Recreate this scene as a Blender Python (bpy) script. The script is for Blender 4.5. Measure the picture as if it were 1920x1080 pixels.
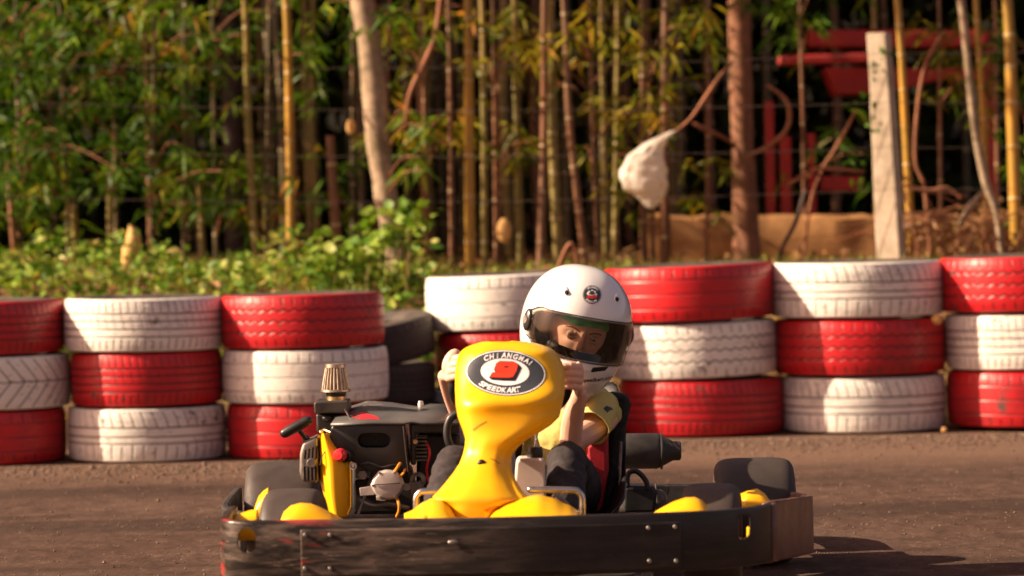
import bpy, bmesh, math, random
import numpy as np
from mathutils import Vector, Matrix, noise
from mathutils.bvhtree import BVHTree
R = math.radians
random.seed(7); rng = np.random.default_rng(7)
SC = bpy.context.scene
COL = SC.collection
for o in list(bpy.data.objects): bpy.data.objects.remove(o)

# ------------------------------------------------------------------ camera
F = 6704.0                       # focal length in pixels of the 1920 px wide photograph
H = 0.955
cam_d = bpy.data.cameras.new('camera'); cam = bpy.data.objects.new('camera', cam_d); COL.objects.link(cam)
cam_d.sensor_width = 36; cam_d.lens = F/1920*36; cam_d.clip_start = 0.1; cam_d.clip_end = 2000
CM = Matrix.Translation((0, 0, H)) @ Matrix.Rotation(R(90)-math.atan(165/F), 4, 'X') @ Matrix.Rotation(R(-1.2), 4, 'Z')
cam.matrix_world = CM
cam_d.dof.use_dof = True; cam_d.dof.focus_distance = 9.4; cam_d.dof.aperture_fstop = 3.6
SC.camera = cam
def ray(px, py):
    return (CM.to_3x3() @ Vector(((px-960)/F, -(py-540)/F, -1)))
def P(px, py, D):
    d = ray(px, py)
    return Vector((0, 0, H)) + d*(D/d.y)
def ground_px(px, z, D):         # point at image column px (roughly), height z, depth D
    p = P(px, 540, D); q = P(px, 700, D)
    t = (z-p.z)/(q.z-p.z)
    return p.lerp(q, t)

# ------------------------------------------------------------------ world, sun, exposure
SUN_AZ, SUN_EL = R(84.5), R(30)    # sun to the left of the camera, behind it
w = bpy.data.worlds.new('World'); SC.world = w; w.use_nodes = True
nt = w.node_tree; bg = nt.nodes['Background']
sky = nt.nodes.new('ShaderNodeTexSky'); sky.sky_type = 'NISHITA'; sky.sun_disc = False
sky.sun_elevation = SUN_EL; sky.sun_rotation = math.pi + SUN_AZ; sky.dust_density = 4.0; sky.air_density = 1.0; sky.ozone_density = 0.6
tint = nt.nodes.new('ShaderNodeMix'); tint.data_type = 'RGBA'; tint.blend_type = 'MULTIPLY'; tint.inputs[0].default_value = 1.0
tint.inputs[7].default_value = (1.0, 0.63, 0.53, 1)
nt.links.new(sky.outputs[0], tint.inputs[6]); nt.links.new(tint.outputs[2], bg.inputs[0]); bg.inputs[1].default_value = 0.078
sl = bpy.data.lights.new('sun', 'SUN'); so = bpy.data.objects.new('sun', sl); COL.objects.link(so)
sl.energy = 5.0; sl.angle = R(0.53); sl.color = (1.0, 0.79, 0.56)
sdir = Vector((-math.sin(SUN_AZ)*math.cos(SUN_EL), -math.cos(SUN_AZ)*math.cos(SUN_EL), math.sin(SUN_EL)))
so.rotation_euler = sdir.to_track_quat('Z', 'Y').to_euler(); so.location = sdir*30
SC.view_settings.view_transform = 'Standard'; SC.view_settings.look = 'None'
SC.view_settings.exposure = 1.2; SC.view_settings.gamma = 1.0
SC.render.engine = 'CYCLES'
SC.cycles.max_bounces = 7; SC.cycles.transparent_max_bounces = 16; SC.cycles.use_denoising = True
SC.cycles.sample_clamp_indirect = 6.0

# ------------------------------------------------------------------ materials
class N:
    def __init__(s, name):
        s.m = bpy.data.materials.new(name); s.m.use_nodes = True; s.t = s.m.node_tree
        s.b = s.t.nodes['Principled BSDF']; s._c = None
    def n(s, typ, **kw):
        x = s.t.nodes.new(typ)
        for k, v in kw.items(): setattr(x, k, v)
        return x
    def l(s, a, b): s.t.links.new(a, b)
    def coord(s, scale=(1, 1, 1), kind='Object'):
        if s._c is None: s._c = s.n('ShaderNodeTexCoord')
        mp = s.n('ShaderNodeMapping'); mp.inputs['Scale'].default_value = scale
        s.l(s._c.outputs[kind], mp.inputs[0]); return mp.outputs[0]
    def noise(s, sc, detail=4, rough=.55, scale=(1, 1, 1), kind='Object', dist=0):
        t = s.n('ShaderNodeTexNoise'); t.inputs['Scale'].default_value = sc; t.inputs['Detail'].default_value = detail
        t.inputs['Roughness'].default_value = rough; t.inputs['Distortion'].default_value = dist
        s.l(s.coord(scale, kind), t.inputs['Vector']); return t.outputs[0]
    def ramp(s, inp, pts):
        r = s.n('ShaderNodeValToRGB'); e = r.color_ramp.elements
        while len(e) > 1: e.remove(e[-1])
        for i, (p, c) in enumerate(pts):
            if not hasattr(c, '__len__'): c = (c, c, c)
            x = e[0] if i == 0 else e.new(p)
            x.position = p; x.color = (*c, 1)
        s.l(inp, r.inputs[0]); return r.outputs[0]
    def mix(s, f, a, b, mode='MIX'):
        x = s.n('ShaderNodeMix', data_type='RGBA', blend_type=mode)
        for i, v in ((0, f), (6, a), (7, b)):
            if hasattr(v, 'is_output'): s.l(v, x.inputs[i])
            elif i == 0: x.inputs[0].default_value = v
            else: x.inputs[i].default_value = (*v, 1)
        return x.outputs[2]
    def math(s, op, a, b=0.0):
        x = s.n('ShaderNodeMath', operation=op)
        for i, v in ((0, a), (1, b)):
            if hasattr(v, 'is_output'): s.l(v, x.inputs[i])
            else: x.inputs[i].default_value = v
        return x.outputs[0]
    def attr(s, name): return s.n('ShaderNodeAttribute', attribute_name=name).outputs['Fac']
    def bump(s, h, strength=.3, dist=.002):
        b = s.n('ShaderNodeBump'); b.inputs['Strength'].default_value = strength; b.inputs['Distance'].default_value = dist
        s.l(h, b.inputs['Height']); s.l(b.outputs[0], s.b.inputs['Normal'])
    def set(s, color=None, rough=None, metal=None, **kw):
        for k, v in (('Base Color', color), ('Roughness', rough), ('Metallic', metal), *kw.items()):
            if v is None: continue
            if hasattr(v, 'is_output'): s.l(v, s.b.inputs[k])
            elif hasattr(v, '__len__'): s.b.inputs[k].default_value = (*v, 1) if len(v) == 3 and s.b.inputs[k].type == 'RGBA' else v
            else: s.b.inputs[k].default_value = v
        return s.m
def simple(name, col, rough=.5, metal=0, var=.25, dirt=0.0, nsc=25, bump=.15, dirtcol=(.13, .085, .06), **kw):
    n = N(name)
    a = n.noise(nsc, 6, .6)
    c = n.mix(n.ramp(a, [(.3, 0), (.7, 1)]), tuple(x*(1-var) for x in col), tuple(min(1, x*(1+var*.5)) for x in col))
    rr = n.ramp(n.noise(nsc*1.7, 4), [(.3, rough*.75), (.7, min(1, rough*1.3))])
    if dirt > 0:
        d = n.ramp(n.noise(nsc*.35, 8, .7), [(.45, 0), (.75, dirt)])
        c = n.mix(d, c, dirtcol)
        rr = n.mix(d, rr, (.9, .9, .9))
    n.bump(n.noise(nsc*6, 4), bump, .001)
    return n.set(c, rr, metal, **kw)
M = {}
M['yellow'] = simple('yellow_plastic', (.92, .49, .002), .36, 0, .10, .22, 11, .06, (.42, .20, .02))
M['black'] = simple('black_plastic', (.018, .017, .017), .38, 0, .3, .3, 20, .1, (.06, .045, .035))
M['black_dusty'] = simple('dusty_black_metal', (.03, .026, .024), .5, 0, .4, .6, 18, .2, (.09, .065, .05))
M['grey_dusty'] = simple('grey_plastic_cover', (.085, .085, .085), .33, 0, .25, .45, 9, .08, (.13, .11, .085))
M['cover_front'] = simple('dark_plastic_cover', (.026, .025, .026), .3, 0, .25, .35, 14, .08, (.06, .05, .045))
M['interior'] = simple('dark_lining', (.006, .006, .006), .9)
M['chrome'] = simple('worn_chrome', (.62, .58, .53), .28, 1, .2, .2, 30, .05)
M['filter'] = simple('filter_mesh', (.42, .35, .27), .42, .9, .3, .3, 60, .2, (.2, .13, .08))
M['brass'] = simple('brass_clamp', (.60, .42, .20), .35, .9, .2)
M['silver'] = simple('cast_alloy', (.62, .54, .50), .5, .55, .15, .15, 50, .15)
M['dull_steel'] = simple('dull_steel', (.28, .25, .23), .45, .8, .3, .3, 40)
M['orange_hose'] = simple('amber_hose', (.75, .30, .03), .3, 0, .2)
M['red_plastic'] = simple('red_plastic', (.62, .025, .035), .35, 0, .12)
M['red_seat'] = simple('red_seat_cover', (.42, .008, .018), .55, 0, .25, 0, 12, .3)
M['cloth_black'] = simple('black_cloth', (.014, .012, .013), .85, 0, .3, 0, 30, .4)
M['trousers'] = simple('dark_trousers', (.022, .015, .017), .85, 0, .3, .15, 18, .5, (.05, .03, .03))
M['shirt'] = simple('yellow_shirt', (.62, .52, .16), .85, 0, .12, 0, 22, .5)
M['green_cap'] = simple('green_cloth', (.12, .58, .26), .8, 0, .2, 0, 40, .4)
M['tank'] = simple('translucent_white_tank', (.72, .60, .52), .4, 0, .06, .1, 10, .05, (.5, .32, .2))
M['helmet'] = simple('white_helmet_paint', (.80, .79, .78), .16, 0, .02, .03, 8, .01, (.5, .42, .35), **{'Coat Weight': .6, 'Coat Roughness': .06})
M['white_print'] = simple('white_print', (.82, .80, .80), .4, 0, .04)
M['dark_print'] = simple('dark_grey_print', (.045, .05, .06), .35, 0, .06)
M['black_print'] = simple('black_print', (.012, .008, .012), .4, 0, .1)
M['red_print'] = simple('red_print', (.75, .045, .015), .4, 0, .06)
M['wheel_rubber'] = simple('slick_rubber', (.045, .033, .028), .60, 0, .25, .6, 9, .25, (.085, .058, .045))
M['rim'] = simple('wheel_rim', (.5, .45, .4), .4, .8, .2, .3)
M['bark_pale'] = simple('pale_bark', (.36, .26, .17), .9, 0, .45, .95, 24, .9, (.10, .08, .035))
M['bark_brown'] = simple('brown_bark', (.27, .11, .055), .9, 0, .4, .8, 22, .8, (.09, .05, .025))
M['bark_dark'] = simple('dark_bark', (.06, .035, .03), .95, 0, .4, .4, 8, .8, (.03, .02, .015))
M['concrete'] = simple('pale_concrete', (.50, .41, .31), .9, 0, .35, .9, 14, .5, (.20, .15, .09))
M['tan_wall'] = simple('tan_wall', (.46, .22, .075), .95, 0, .3, .7, 9, .6, (.12, .065, .03))
M['red_frame'] = simple('red_paint_metal', (.42, .022, .018), .5, 0, .3, .3, 6, .2, (.10, .02, .015))
M['wire'] = simple('fence_wire', (.16, .12, .10), .6, .6, .2)
M['husk'] = simple('dried_husk', (.62, .36, .12), .8, 0, .3, .3, 20, .4, (.3, .12, .04))
M['twig'] = simple('reddish_twig', (.26, .10, .045), .85, 0, .3)
M['stone'] = simple('grit_stone', (.15, .095, .065), .9, 0, .6)

def bamboo_mat(name, a, b):
    n = N(name)
    c = n.mix(n.ramp(n.noise(5, 5, .6, (1, 1, .35)), [(.35, 0), (.68, 1)]), a, b)
    node = n.attr('node')
    c = n.mix(node, c, (.62, .50, .28))
    n.bump(n.noise(40, 3, .5, (1, 1, .1)), .25, .002)
    return n.set(c, .42)
M['bam_gold'] = bamboo_mat('golden_bamboo', (.48, .24, .025), (.22, .16, .03))
M['bam_olive'] = bamboo_mat('olive_bamboo', (.16, .14, .035), (.30, .19, .05))
M['bam_brown'] = bamboo_mat('brown_bamboo', (.22, .085, .04), (.12, .07, .03))
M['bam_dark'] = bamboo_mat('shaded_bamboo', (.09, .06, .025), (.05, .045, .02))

def leaf_mat(name, pts, trans=.35):
    n = N(name)
    c = n.ramp(n.attr('rnd'), pts)
    out = n.t.nodes['Material Output']
    n.set(c, .45); n.b.inputs['Specular IOR Level'].default_value = .18
    tr = n.n('ShaderNodeBsdfTranslucent'); n.l(n.mix(1.0, c, (1.0, .95, .45), 'MULTIPLY'), tr.inputs[0])
    ms = n.n('ShaderNodeMixShader'); ms.inputs[0].default_value = trans
    n.l(n.b.outputs[0], ms.inputs[1]); n.l(tr.outputs[0], ms.inputs[2]); n.l(ms.outputs[0], out.inputs[0])
    return n.m
M['leaf_bamboo'] = leaf_mat('bamboo_leaves', [(0, (.022, .07, .006)), (.4, (.06, .14, .008)), (.7, (.15, .23, .012)), (.88, (.30, .27, .015)), (1, (.38, .13, .02))])
M['leaf_yellow'] = leaf_mat('yellowing_leaves', [(0, (.06, .10, .006)), (.35, (.17, .19, .010)), (.7, (.36, .28, .015)), (.9, (.44, .20, .015)), (1, (.36, .09, .02))])
M['leaf_weed'] = leaf_mat('weed_leaves', [(0, (.045, .11, .010)), (.35, (.11, .22, .02)), (.7, (.26, .36, .05)), (.92, (.42, .40, .11)), (1, (.36, .20, .08))], .3)
M['leaf_dry'] = leaf_mat('dry_leaves', [(0, (.16, .07, .03)), (.5, (.28, .14, .06)), (1, (.42, .27, .12))], .2)
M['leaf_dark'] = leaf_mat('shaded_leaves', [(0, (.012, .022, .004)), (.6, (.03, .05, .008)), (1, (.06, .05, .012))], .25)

def tyre_mat(name, paint, dark, rough, wear, coat):
    n = N(name)
    g = n.attr('groove'); p = n.attr('paint')
    oi = n.n('ShaderNodeObjectInfo')
    tc = n.n('ShaderNodeTexCoord'); off = n.n('ShaderNodeVectorMath', operation='ADD'); comb = n.n('ShaderNodeCombineXYZ')
    n.l(n.math('MULTIPLY', oi.outputs['Random'], 37.0), comb.inputs[0]); n.l(comb.outputs[0], off.inputs[1]); n.l(tc.outputs['Object'], off.inputs[0])
    def nz(sc, det, rgh, scl=(1, 1, 1)):
        mp = n.n('ShaderNodeMapping'); mp.inputs['Scale'].default_value = scl; n.l(off.outputs[0], mp.inputs[0])
        t = n.n('ShaderNodeTexNoise'); t.inputs['Scale'].default_value = sc; t.inputs['Detail'].default_value = det; t.inputs['Roughness'].default_value = rgh
        n.l(mp.outputs[0], t.inputs[0]); return t.outputs[0]
    c = n.mix(n.ramp(nz(3.5, 6, .6), [(.3, 0), (.7, 1)]), paint, dark)
    stain = n.ramp(nz(2.2, 8, .72, (1, 1, 2.2)), [(.51, 0), (.66, wear*.7)])
    c = n.mix(stain, c, (.22, .22, .22) if paint[1] > .3 else (.05, .008, .012))
    fine = n.ramp(nz(34, 5, .7, (1, 1, 2.5)), [(.57, 0), (.67, wear)])
    c = n.mix(fine, c, (.06, .045, .035))
    chip = n.ramp(nz(6.5, 9, .82), [(.60, 0), (.63, .9)])
    c = n.mix(chip, c, (.055, .045, .04))
    rub = n.mix(n.ramp(nz(9, 5, .6), [(.35, 0), (.7, 1)]), (.022, .018, .016), (.11, .085, .065))
    gf = n.ramp(n.math('MULTIPLY', g, n.ramp(nz(7, 3, .5), [(.25, .7), (.55, 1.0)])), [(.12, 0), (.5, 1)])
    c = n.mix(gf, c, (.022, .012, .012) if paint[1] < .3 else (.035, .026, .022))
    pf = n.ramp(n.math('ADD', p, n.math('MULTIPLY', n.math('SUBTRACT', nz(14, 5, .65), .5), .9)), [(.42, 0), (.5, 1)])
    c = n.mix(pf, rub, c)
    n.bump(nz(90, 4, .6), .35, .0015)
    rr = n.mix(pf, (.8, .8, .8), (rough,)*3)
    return n.set(c, rr, 0, **{'Coat Weight': coat, 'Coat Roughness': .25})
M['tyre_red'] = tyre_mat('red_painted_rubber', (.58, .007, .012), (.38, .004, .010), .42, .6, .10)
M['tyre_white'] = tyre_mat('white_painted_rubber', (.82, .78, .72), (.72, .68, .62), .45, .7, .08)
M['tyre_black'] = tyre_mat('bare_rubber', (.045, .032, .028), (.03, .024, .022), .7, .5, 0)

def bumper_mat():
    n = N('scuffed_black_bumper')
    s = n.noise(6, 9, .72, (1, 1, 7), 'Object', .6)
    sep = n.n('ShaderNodeSeparateXYZ'); geo = n.n('ShaderNodeNewGeometry'); n.l(geo.outputs['Position'], sep.inputs[0])
    left = n.ramp(n.math('ADD', n.math('MULTIPLY', sep.outputs[0], -1.1), .5), [(.42, 0.12), (.85, 1.0)])     # the dusty end of the band
    big = n.noise(5, 5, .6, (1, 1, 2.5))
    f = n.math('MULTIPLY', n.ramp(s, [(.43, 0), (.66, 1)]), n.math('MULTIPLY', left, n.ramp(big, [(.32, .25), (.62, 1)])))
    c = n.mix(f, (.011, .009, .008), (.19, .13, .10))
    sc = n.ramp(n.noise(9, 6, .75, (1, 1, 9), 'Object', 1.2), [(.60, 0), (.68, 1)])
    c = n.mix(n.math('MULTIPLY', sc, left), c, (.30, .22, .17))
    redm = n.math('MULTIPLY', n.ramp(n.noise(4.2, 3, .5, (1, 1, 4), 'Object', .8), [(.575, 0), (.63, .8)]), n.ramp(n.math('MULTIPLY', sep.outputs[0], -1), [(.38, 0), (.50, 1)]))
    c = n.mix(n.math('MULTIPLY', redm, .8), c, (.42, .03, .03))
    rr = n.mix(f, (.33, .33, .33), (.6, .6, .6))
    n.bump(s, .15, .002)
    return n.set(c, rr)
M['bumper'] = bumper_mat()
M['scuff'] = simple('rubbed_yellow', (.48, .19, .015), .6)
M['bumper_brown'] = simple('brown_bumper', (.17, .075, .05), .34, 0, .3, .5, 10, .12, (.26, .14, .10))  # browner copy of the bumper plastic for the right side and corner

def ground_mat():
    n = N('dusty_asphalt')
    sep = n.n('ShaderNodeSeparateXYZ'); geo = n.n('ShaderNodeNewGeometry'); n.l(geo.outputs['Position'], sep.inputs[0])
    y = sep.outputs[1]
    base = n.mix(n.ramp(n.noise(1.2, 6, .65, (1, .6, 1)), [(.3, 0), (.7, 1)]), (.072, .042, .031), (.112, .070, .053))
    grain = n.noise(34, 8, .82, (1, .55, 1))
    base = n.mix(n.ramp(grain, [(.34, .7), (.47, 0)]), base, (.030, .018, .014))
    base = n.mix(n.ramp(grain, [(.54, 0), (.68, .55)]), base, (.18, .115, .085))
    mid = n.noise(13, 5, .7, (1, .45, 1))
    base = n.mix(n.ramp(mid, [(.36, .45), (.50, 0)]), base, (.028, .015, .011))
    base = n.mix(n.ramp(mid, [(.54, 0), (.66, .35)]), base, (.19, .12, .085))
    spk = n.n('ShaderNodeTexVoronoi'); spk.inputs['Scale'].default_value = 38; n.l(n.coord(), spk.inputs[0])
    keep = n.ramp(spk.outputs['Color'], [(.86, 0), (.90, .6)])
    base = n.mix(n.math('MULTIPLY', n.ramp(spk.outputs['Distance'], [(.16, 1), (.26, 0)]), keep), base, (.26, .18, .125))
    lane = n.ramp(n.noise(.9, 4, .6, (.22, 1.6, 1), 'Object', .6), [(.46, 0), (.60, .55)])
    base = n.mix(lane, base, (.030, .019, .016))
    # loose dusty soil near the tyre wall
    dust = n.ramp(n.math('ADD', n.math('MULTIPLY', n.math('SUBTRACT', y, 12.0), .45), n.math('MULTIPLY', n.noise(2.5, 6, .7), .35)), [(.30, 0), (.62, 1)])
    dcol = n.mix(n.noise(30, 6, .7), (.11, .065, .045), (.19, .12, .085))
    c = n.mix(dust, base, dcol)
    bank = n.ramp(n.math('MULTIPLY', y, .01), [(.146, 0), (.150, 1)])
    soil = n.mix(n.ramp(n.noise(4, 7, .7), [(.35, 0), (.65, 1)]), (.10, .055, .025), (.30, .17, .08))
    c = n.mix(bank, c, soil)
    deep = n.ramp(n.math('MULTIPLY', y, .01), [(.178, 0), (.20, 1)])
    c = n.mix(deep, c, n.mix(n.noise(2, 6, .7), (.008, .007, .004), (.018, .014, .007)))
    n.bump(n.math('ADD', grain, n.math('MULTIPLY', spk.outputs['Distance'], -.4)), .9, .007)
    return n.set(c, .9, None, **{'Specular IOR Level': .12})
M['ground'] = ground_mat()

def visor_mat():
    n = N('smoked_visor'); out = n.t.nodes['Material Output']; n.t.nodes.remove(n.b)
    tr = n.n('ShaderNodeBsdfTransparent'); tr.inputs[0].default_value = (.70, .68, .64, 1)
    gl = n.n('ShaderNodeBsdfGlossy'); gl.inputs['Roughness'].default_value = .05; gl.inputs[0].default_value = (.9, .88, .85, 1)
    fr = n.n('ShaderNodeFresnel'); fr.inputs[0].default_value = 1.55
    ms = n.n('ShaderNodeMixShader'); n.l(fr.outputs[0], ms.inputs[0]); n.l(tr.outputs[0], ms.inputs[1]); n.l(gl.outputs[0], ms.inputs[2])
    n.l(ms.outputs[0], out.inputs[0]); return n.m
M['visor'] = visor_mat()
def skin_mat():
    n = N('skin')
    c = n.mix(n.ramp(n.noise(14, 5, .6), [(.3, 0), (.7, 1)]), (.66, .37, .26), (.78, .48, .36))
    n.bump(n.noise(220, 3), .12, .0006)
    return n.set(c, .48, **{'Subsurface Weight': .12, 'Subsurface Radius': (1, .3, .15), 'Subsurface Scale': .006})
M['skin'] = skin_mat()
M['eyewhite'] = simple('eye_white', (.42, .34, .30), .25, 0, .05)
M['iris'] = simple('eye_iris', (.03, .02, .015), .15, 0, .1)
M['brow'] = simple('brow_hair', (.10, .05, .03), .8, 0, .3)
def bag_mat():
    n = N('white_plastic_bag'); out = n.t.nodes['Material Output']
    n.set(n.mix(n.noise(9, 5, .6), (.90, .86, .78), (.74, .68, .58)), .4); n.bump(n.noise(26, 6, .7), .6, .02)
    tr = n.n('ShaderNodeBsdfTranslucent'); tr.inputs[0].default_value = (.75, .62, .45, 1)
    ms = n.n('ShaderNodeMixShader'); ms.inputs[0].default_value = .35
    n.l(n.b.outputs[0], ms.inputs[1]); n.l(tr.outputs[0], ms.inputs[2]); n.l(ms.outputs[0], out.inputs[0]); return n.m
M['bag'] = bag_mat()

# ------------------------------------------------------------------ mesh building
WL = {}
def wloc(o): return WL.get(o.name, Vector((0, 0, 0)))
def empty(name, loc, label, cat, group=None, kind=None):
    o = bpy.data.objects.new(name, None); COL.objects.link(o); o.empty_display_size = .1
    o.location = loc; WL[o.name] = Vector(loc); tag(o, label, cat, group, kind); return o
def tag(o, label=None, cat=None, group=None, kind=None):
    if label: o['label'] = label
    if cat: o['category'] = cat
    if group: o['group'] = group
    if kind: o['kind'] = kind
    return o
class MB:
    def __init__(s): s.v = []; s.f = []; s.mi = []; s.cur = 0
    def add(s, vs, fs):
        k = len(s.v); s.v += [Vector(v) for v in vs]; s.f += [tuple(i+k for i in f) for f in fs]; s.mi += [s.cur]*len(fs); return s
    def box(s, c, d, rot=None):
        vs = [Vector((x*d[0]/2, y*d[1]/2, z*d[2]/2)) for x in (-1, 1) for y in (-1, 1) for z in (-1, 1)]
        if rot is not None: vs = [rot @ v for v in vs]
        c = Vector(c)
        return s.add([v+c for v in vs], [(0, 1, 3, 2), (4, 6, 7, 5), (0, 4, 5, 1), (2, 3, 7, 6), (0, 2, 6, 4), (1, 5, 7, 3)])
    def tube(s, pts, rad, seg=12, caps='round', sub=0):
        pts = [Vector(p) for p in pts]
        if not hasattr(rad, '__len__'): rad = [rad]*len(pts)
        rad = list(rad)
        if sub:
            np_, nr = [], []
            for i in range(len(pts)-1):
                p0 = pts[max(i-1, 0)]; p1 = pts[i]; p2 = pts[i+1]; p3 = pts[min(i+2, len(pts)-1)]
                for k in range(sub):
                    t = k/sub
                    np_.append(.5*((2*p1)+(p2-p0)*t+(2*p0-5*p1+4*p2-p3)*t*t+(3*p1-p0-3*p2+p3)*t**3)); nr.append(rad[i]*(1-t)+rad[i+1]*t)
            np_.append(pts[-1]); nr.append(rad[-1]); pts, rad = np_, nr
        if caps == 'round':
            a = (pts[0]-pts[1]).normalized(); b = (pts[-1]-pts[-2]).normalized(); pp = []; rr = []
            for k in (85, 60, 30): pp.append(pts[0]+a*rad[0]*math.sin(R(k))); rr.append(rad[0]*math.cos(R(k)))
            pp += pts; rr += rad
            for k in (30, 60, 85): pp.append(pts[-1]+b*rad[-1]*math.sin(R(k))); rr.append(rad[-1]*math.cos(R(k)))
            pts, rad = pp, rr
        t0 = (pts[1]-pts[0]).normalized(); up = Vector((0, 0, 1)) if abs(t0.z) < .9 else Vector((1, 0, 0))
        u = t0.cross(up).normalized(); vs = []; fs = []; n = len(pts)
        for i, p in enumerate(pts):
            t = (pts[min(i+1, n-1)]-pts[max(i-1, 0)]).normalized()
            u = (u-t*u.dot(t)).normalized(); v = t.cross(u)
            for k in range(seg):
                a = 2*math.pi*k/seg; vs.append(p+(u*math.cos(a)+v*math.sin(a))*rad[i])
        for i in range(n-1):
            for k in range(seg):
                k2 = (k+1) % seg; fs.append((i*seg+k, i*seg+k2, (i+1)*seg+k2, (i+1)*seg+k))
        if caps: fs.append(tuple(range(seg))[::-1]); fs.append(tuple((n-1)*seg+k for k in range(seg)))
        return s.add(vs, fs)
    def lathe(s, prof, c, axis=(0, 0, 1), seg=32, closed=False):
        c = Vector(c); ax = Vector(axis).normalized(); up = Vector((0, 0, 1)) if abs(ax.z) < .9 else Vector((1, 0, 0))
        u = ax.cross(up).normalized(); v = ax.cross(u); vs = []; fs = []; n = len(prof)
        for r, h in prof:
            for k in range(seg):
                a = 2*math.pi*k/seg; vs.append(c+ax*h+(u*math.cos(a)+v*math.sin(a))*max(r, 1e-4))
        for i in range(n if closed else n-1):
            j = (i+1) % n
            for k in range(seg):
                k2 = (k+1) % seg; fs.append((i*seg+k, i*seg+k2, j*seg+k2, j*seg+k))
        return s.add(vs, fs)
    def ell(s, c, r, rot=None, seg=20, rings=12):
        c = Vector(c); vs = []; fs = []
        for i in range(rings+1):
            th = math.pi*(.01+.98*i/rings)
            for k in range(seg):
                a = 2*math.pi*k/seg; v = Vector((math.sin(th)*math.cos(a)*r[0], math.sin(th)*math.sin(a)*r[1], math.cos(th)*r[2]))
                if rot is not None: v = rot @ v
                vs.append(c+v)
        for i in range(rings):
            for k in range(seg):
                k2 = (k+1) % seg; fs.append((i*seg+k, (i+1)*seg+k, (i+1)*seg+k2, i*seg+k2))
        fs.append(tuple(range(seg))); fs.append(tuple(rings*seg+k for k in range(seg))[::-1])
        return s.add(vs, fs)
    def slab(s, poly, d0, d1, grow=0):           # polygon in photo pixels at depth d0, carried straight back to depth d1
        a = [P(x, y, d0) for x, y in poly]; c = sum(a, Vector())/len(a)
        b = [Vector((p.x, d1, p.z))+(Vector((p.x, 0, p.z))-Vector((c.x, 0, c.z)))*grow for p in a]; n = len(a)
        return s.add(a+b, [tuple(range(n)), tuple(range(n, 2*n))[::-1]]+[(i, (i+1) % n, n+(i+1) % n, n+i) for i in range(n)])
    def grid(s, rows, close_u=False):
        m = len(rows[0]); vs = [p for r in rows for p in r]; fs = []
        for i in range(len(rows)-1):
            for k in range(m if close_u else m-1):
                k2 = (k+1) % m; fs.append((i*m+k, i*m+k2, (i+1)*m+k2, (i+1)*m+k))
        return s.add(vs, fs)
    def xf(s, mat): s.v = [mat @ v for v in s.v]; return s
    def build(s, name, mats, parent=None, bevel=0, solid=0, subsurf=0, smooth=40, mods=None, fix=True, loc=None, label=None, cat=None, group=None, kind=None):
        me = bpy.data.meshes.new(name)
        mn = Vector((min(v.x for v in s.v), min(v.y for v in s.v), min(v.z for v in s.v))); mx = Vector((max(v.x for v in s.v), max(v.y for v in s.v), max(v.z for v in s.v)))
        c = Vector(((mn.x+mx.x)/2, (mn.y+mx.y)/2, mn.z)) if loc is None else Vector(loc)
        me.from_pydata([v-c for v in s.v], [], s.f)
        if not isinstance(mats, (list, tuple)): mats = [mats]
        for m in mats: me.materials.append(M[m] if isinstance(m, str) else m)
        if len(mats) > 1: me.polygons.foreach_set('material_index', s.mi)
        if fix:
            b = bmesh.new(); b.from_mesh(me); bmesh.ops.remove_doubles(b, verts=b.verts, dist=1e-6); bmesh.ops.recalc_face_normals(b, faces=b.faces); b.to_mesh(me); b.free()
        o = bpy.data.objects.new(name, me); COL.objects.link(o)
        WL[o.name] = c
        if parent is not None: o.parent = parent; o.location = c-wloc(parent)
        else: o.location = c
        if solid: md = o.modifiers.new('solid', 'SOLIDIFY'); md.thickness = abs(solid); md.offset = -1 if solid > 0 else 1
        if bevel: md = o.modifiers.new('bevel', 'BEVEL'); md.width = bevel; md.segments = 3; md.limit_method = 'ANGLE'; md.angle_limit = R(35)
        if subsurf: md = o.modifiers.new('sub', 'SUBSURF'); md.levels = md.render_levels = subsurf
        if mods: mods(o)
        if smooth:
            me.shade_smooth()
            if smooth < 180: me.set_sharp_from_angle(angle=R(smooth))
        tag(o, label, cat, group, kind); return o
def apply_mods(o):
    dg = bpy.context.evaluated_depsgraph_get(); dg.update()
    ne = bpy.data.meshes.new_from_object(o.evaluated_get(dg)); old = o.data; o.modifiers.clear(); o.data = ne; ne.name = old.name; return o
def carve(o, mb, smooth=35):
    cut = mb.build('cutter', 'interior', smooth=0)
    md = o.modifiers.new('cut', 'BOOLEAN'); md.operation = 'DIFFERENCE'; md.object = cut; md.solver = 'EXACT'
    apply_mods(o); bpy.data.objects.remove(cut)
    o.data.shade_smooth(); o.data.set_sharp_from_angle(angle=R(smooth)); return o
def stadium(cx, cy, w_, h_, n=8):
    pts = []
    r = min(w_, h_)/2
    for k in range(n+1):
        a = -math.pi/2+math.pi*k/n; pts.append((cx+(w_/2-r)+r*math.cos(a), cy+(h_/2-r if w_ < h_ else 0)*0+r*math.sin(a)) if w_ >= h_ else (cx+r*math.cos(a-math.pi/2+math.pi), cy+(h_/2-r)+r*math.sin(a-math.pi/2+math.pi)))
    if w_ >= h_:
        for k in range(n+1):
            a = math.pi/2+math.pi*k/n; pts.append((cx-(w_/2-r)+r*math.cos(a), cy+r*math.sin(a)))
        return pts
    return [(cx+r*math.cos(2*math.pi*k/20), cy+(h_/2-r)*(1 if math.sin(2*math.pi*k/20) > 0 else -1)+r*math.sin(2*math.pi*k/20)) for k in range(20)]
def bvh_of(o):
    c = WL[o.name]
    dg = bpy.context.evaluated_depsgraph_get(); dg.update(); ev = o.evaluated_get(dg).to_mesh()
    t = BVHTree.FromPolygons([v.co+c for v in ev.vertices], [tuple(p.vertices) for p in ev.polygons]); return t
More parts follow.
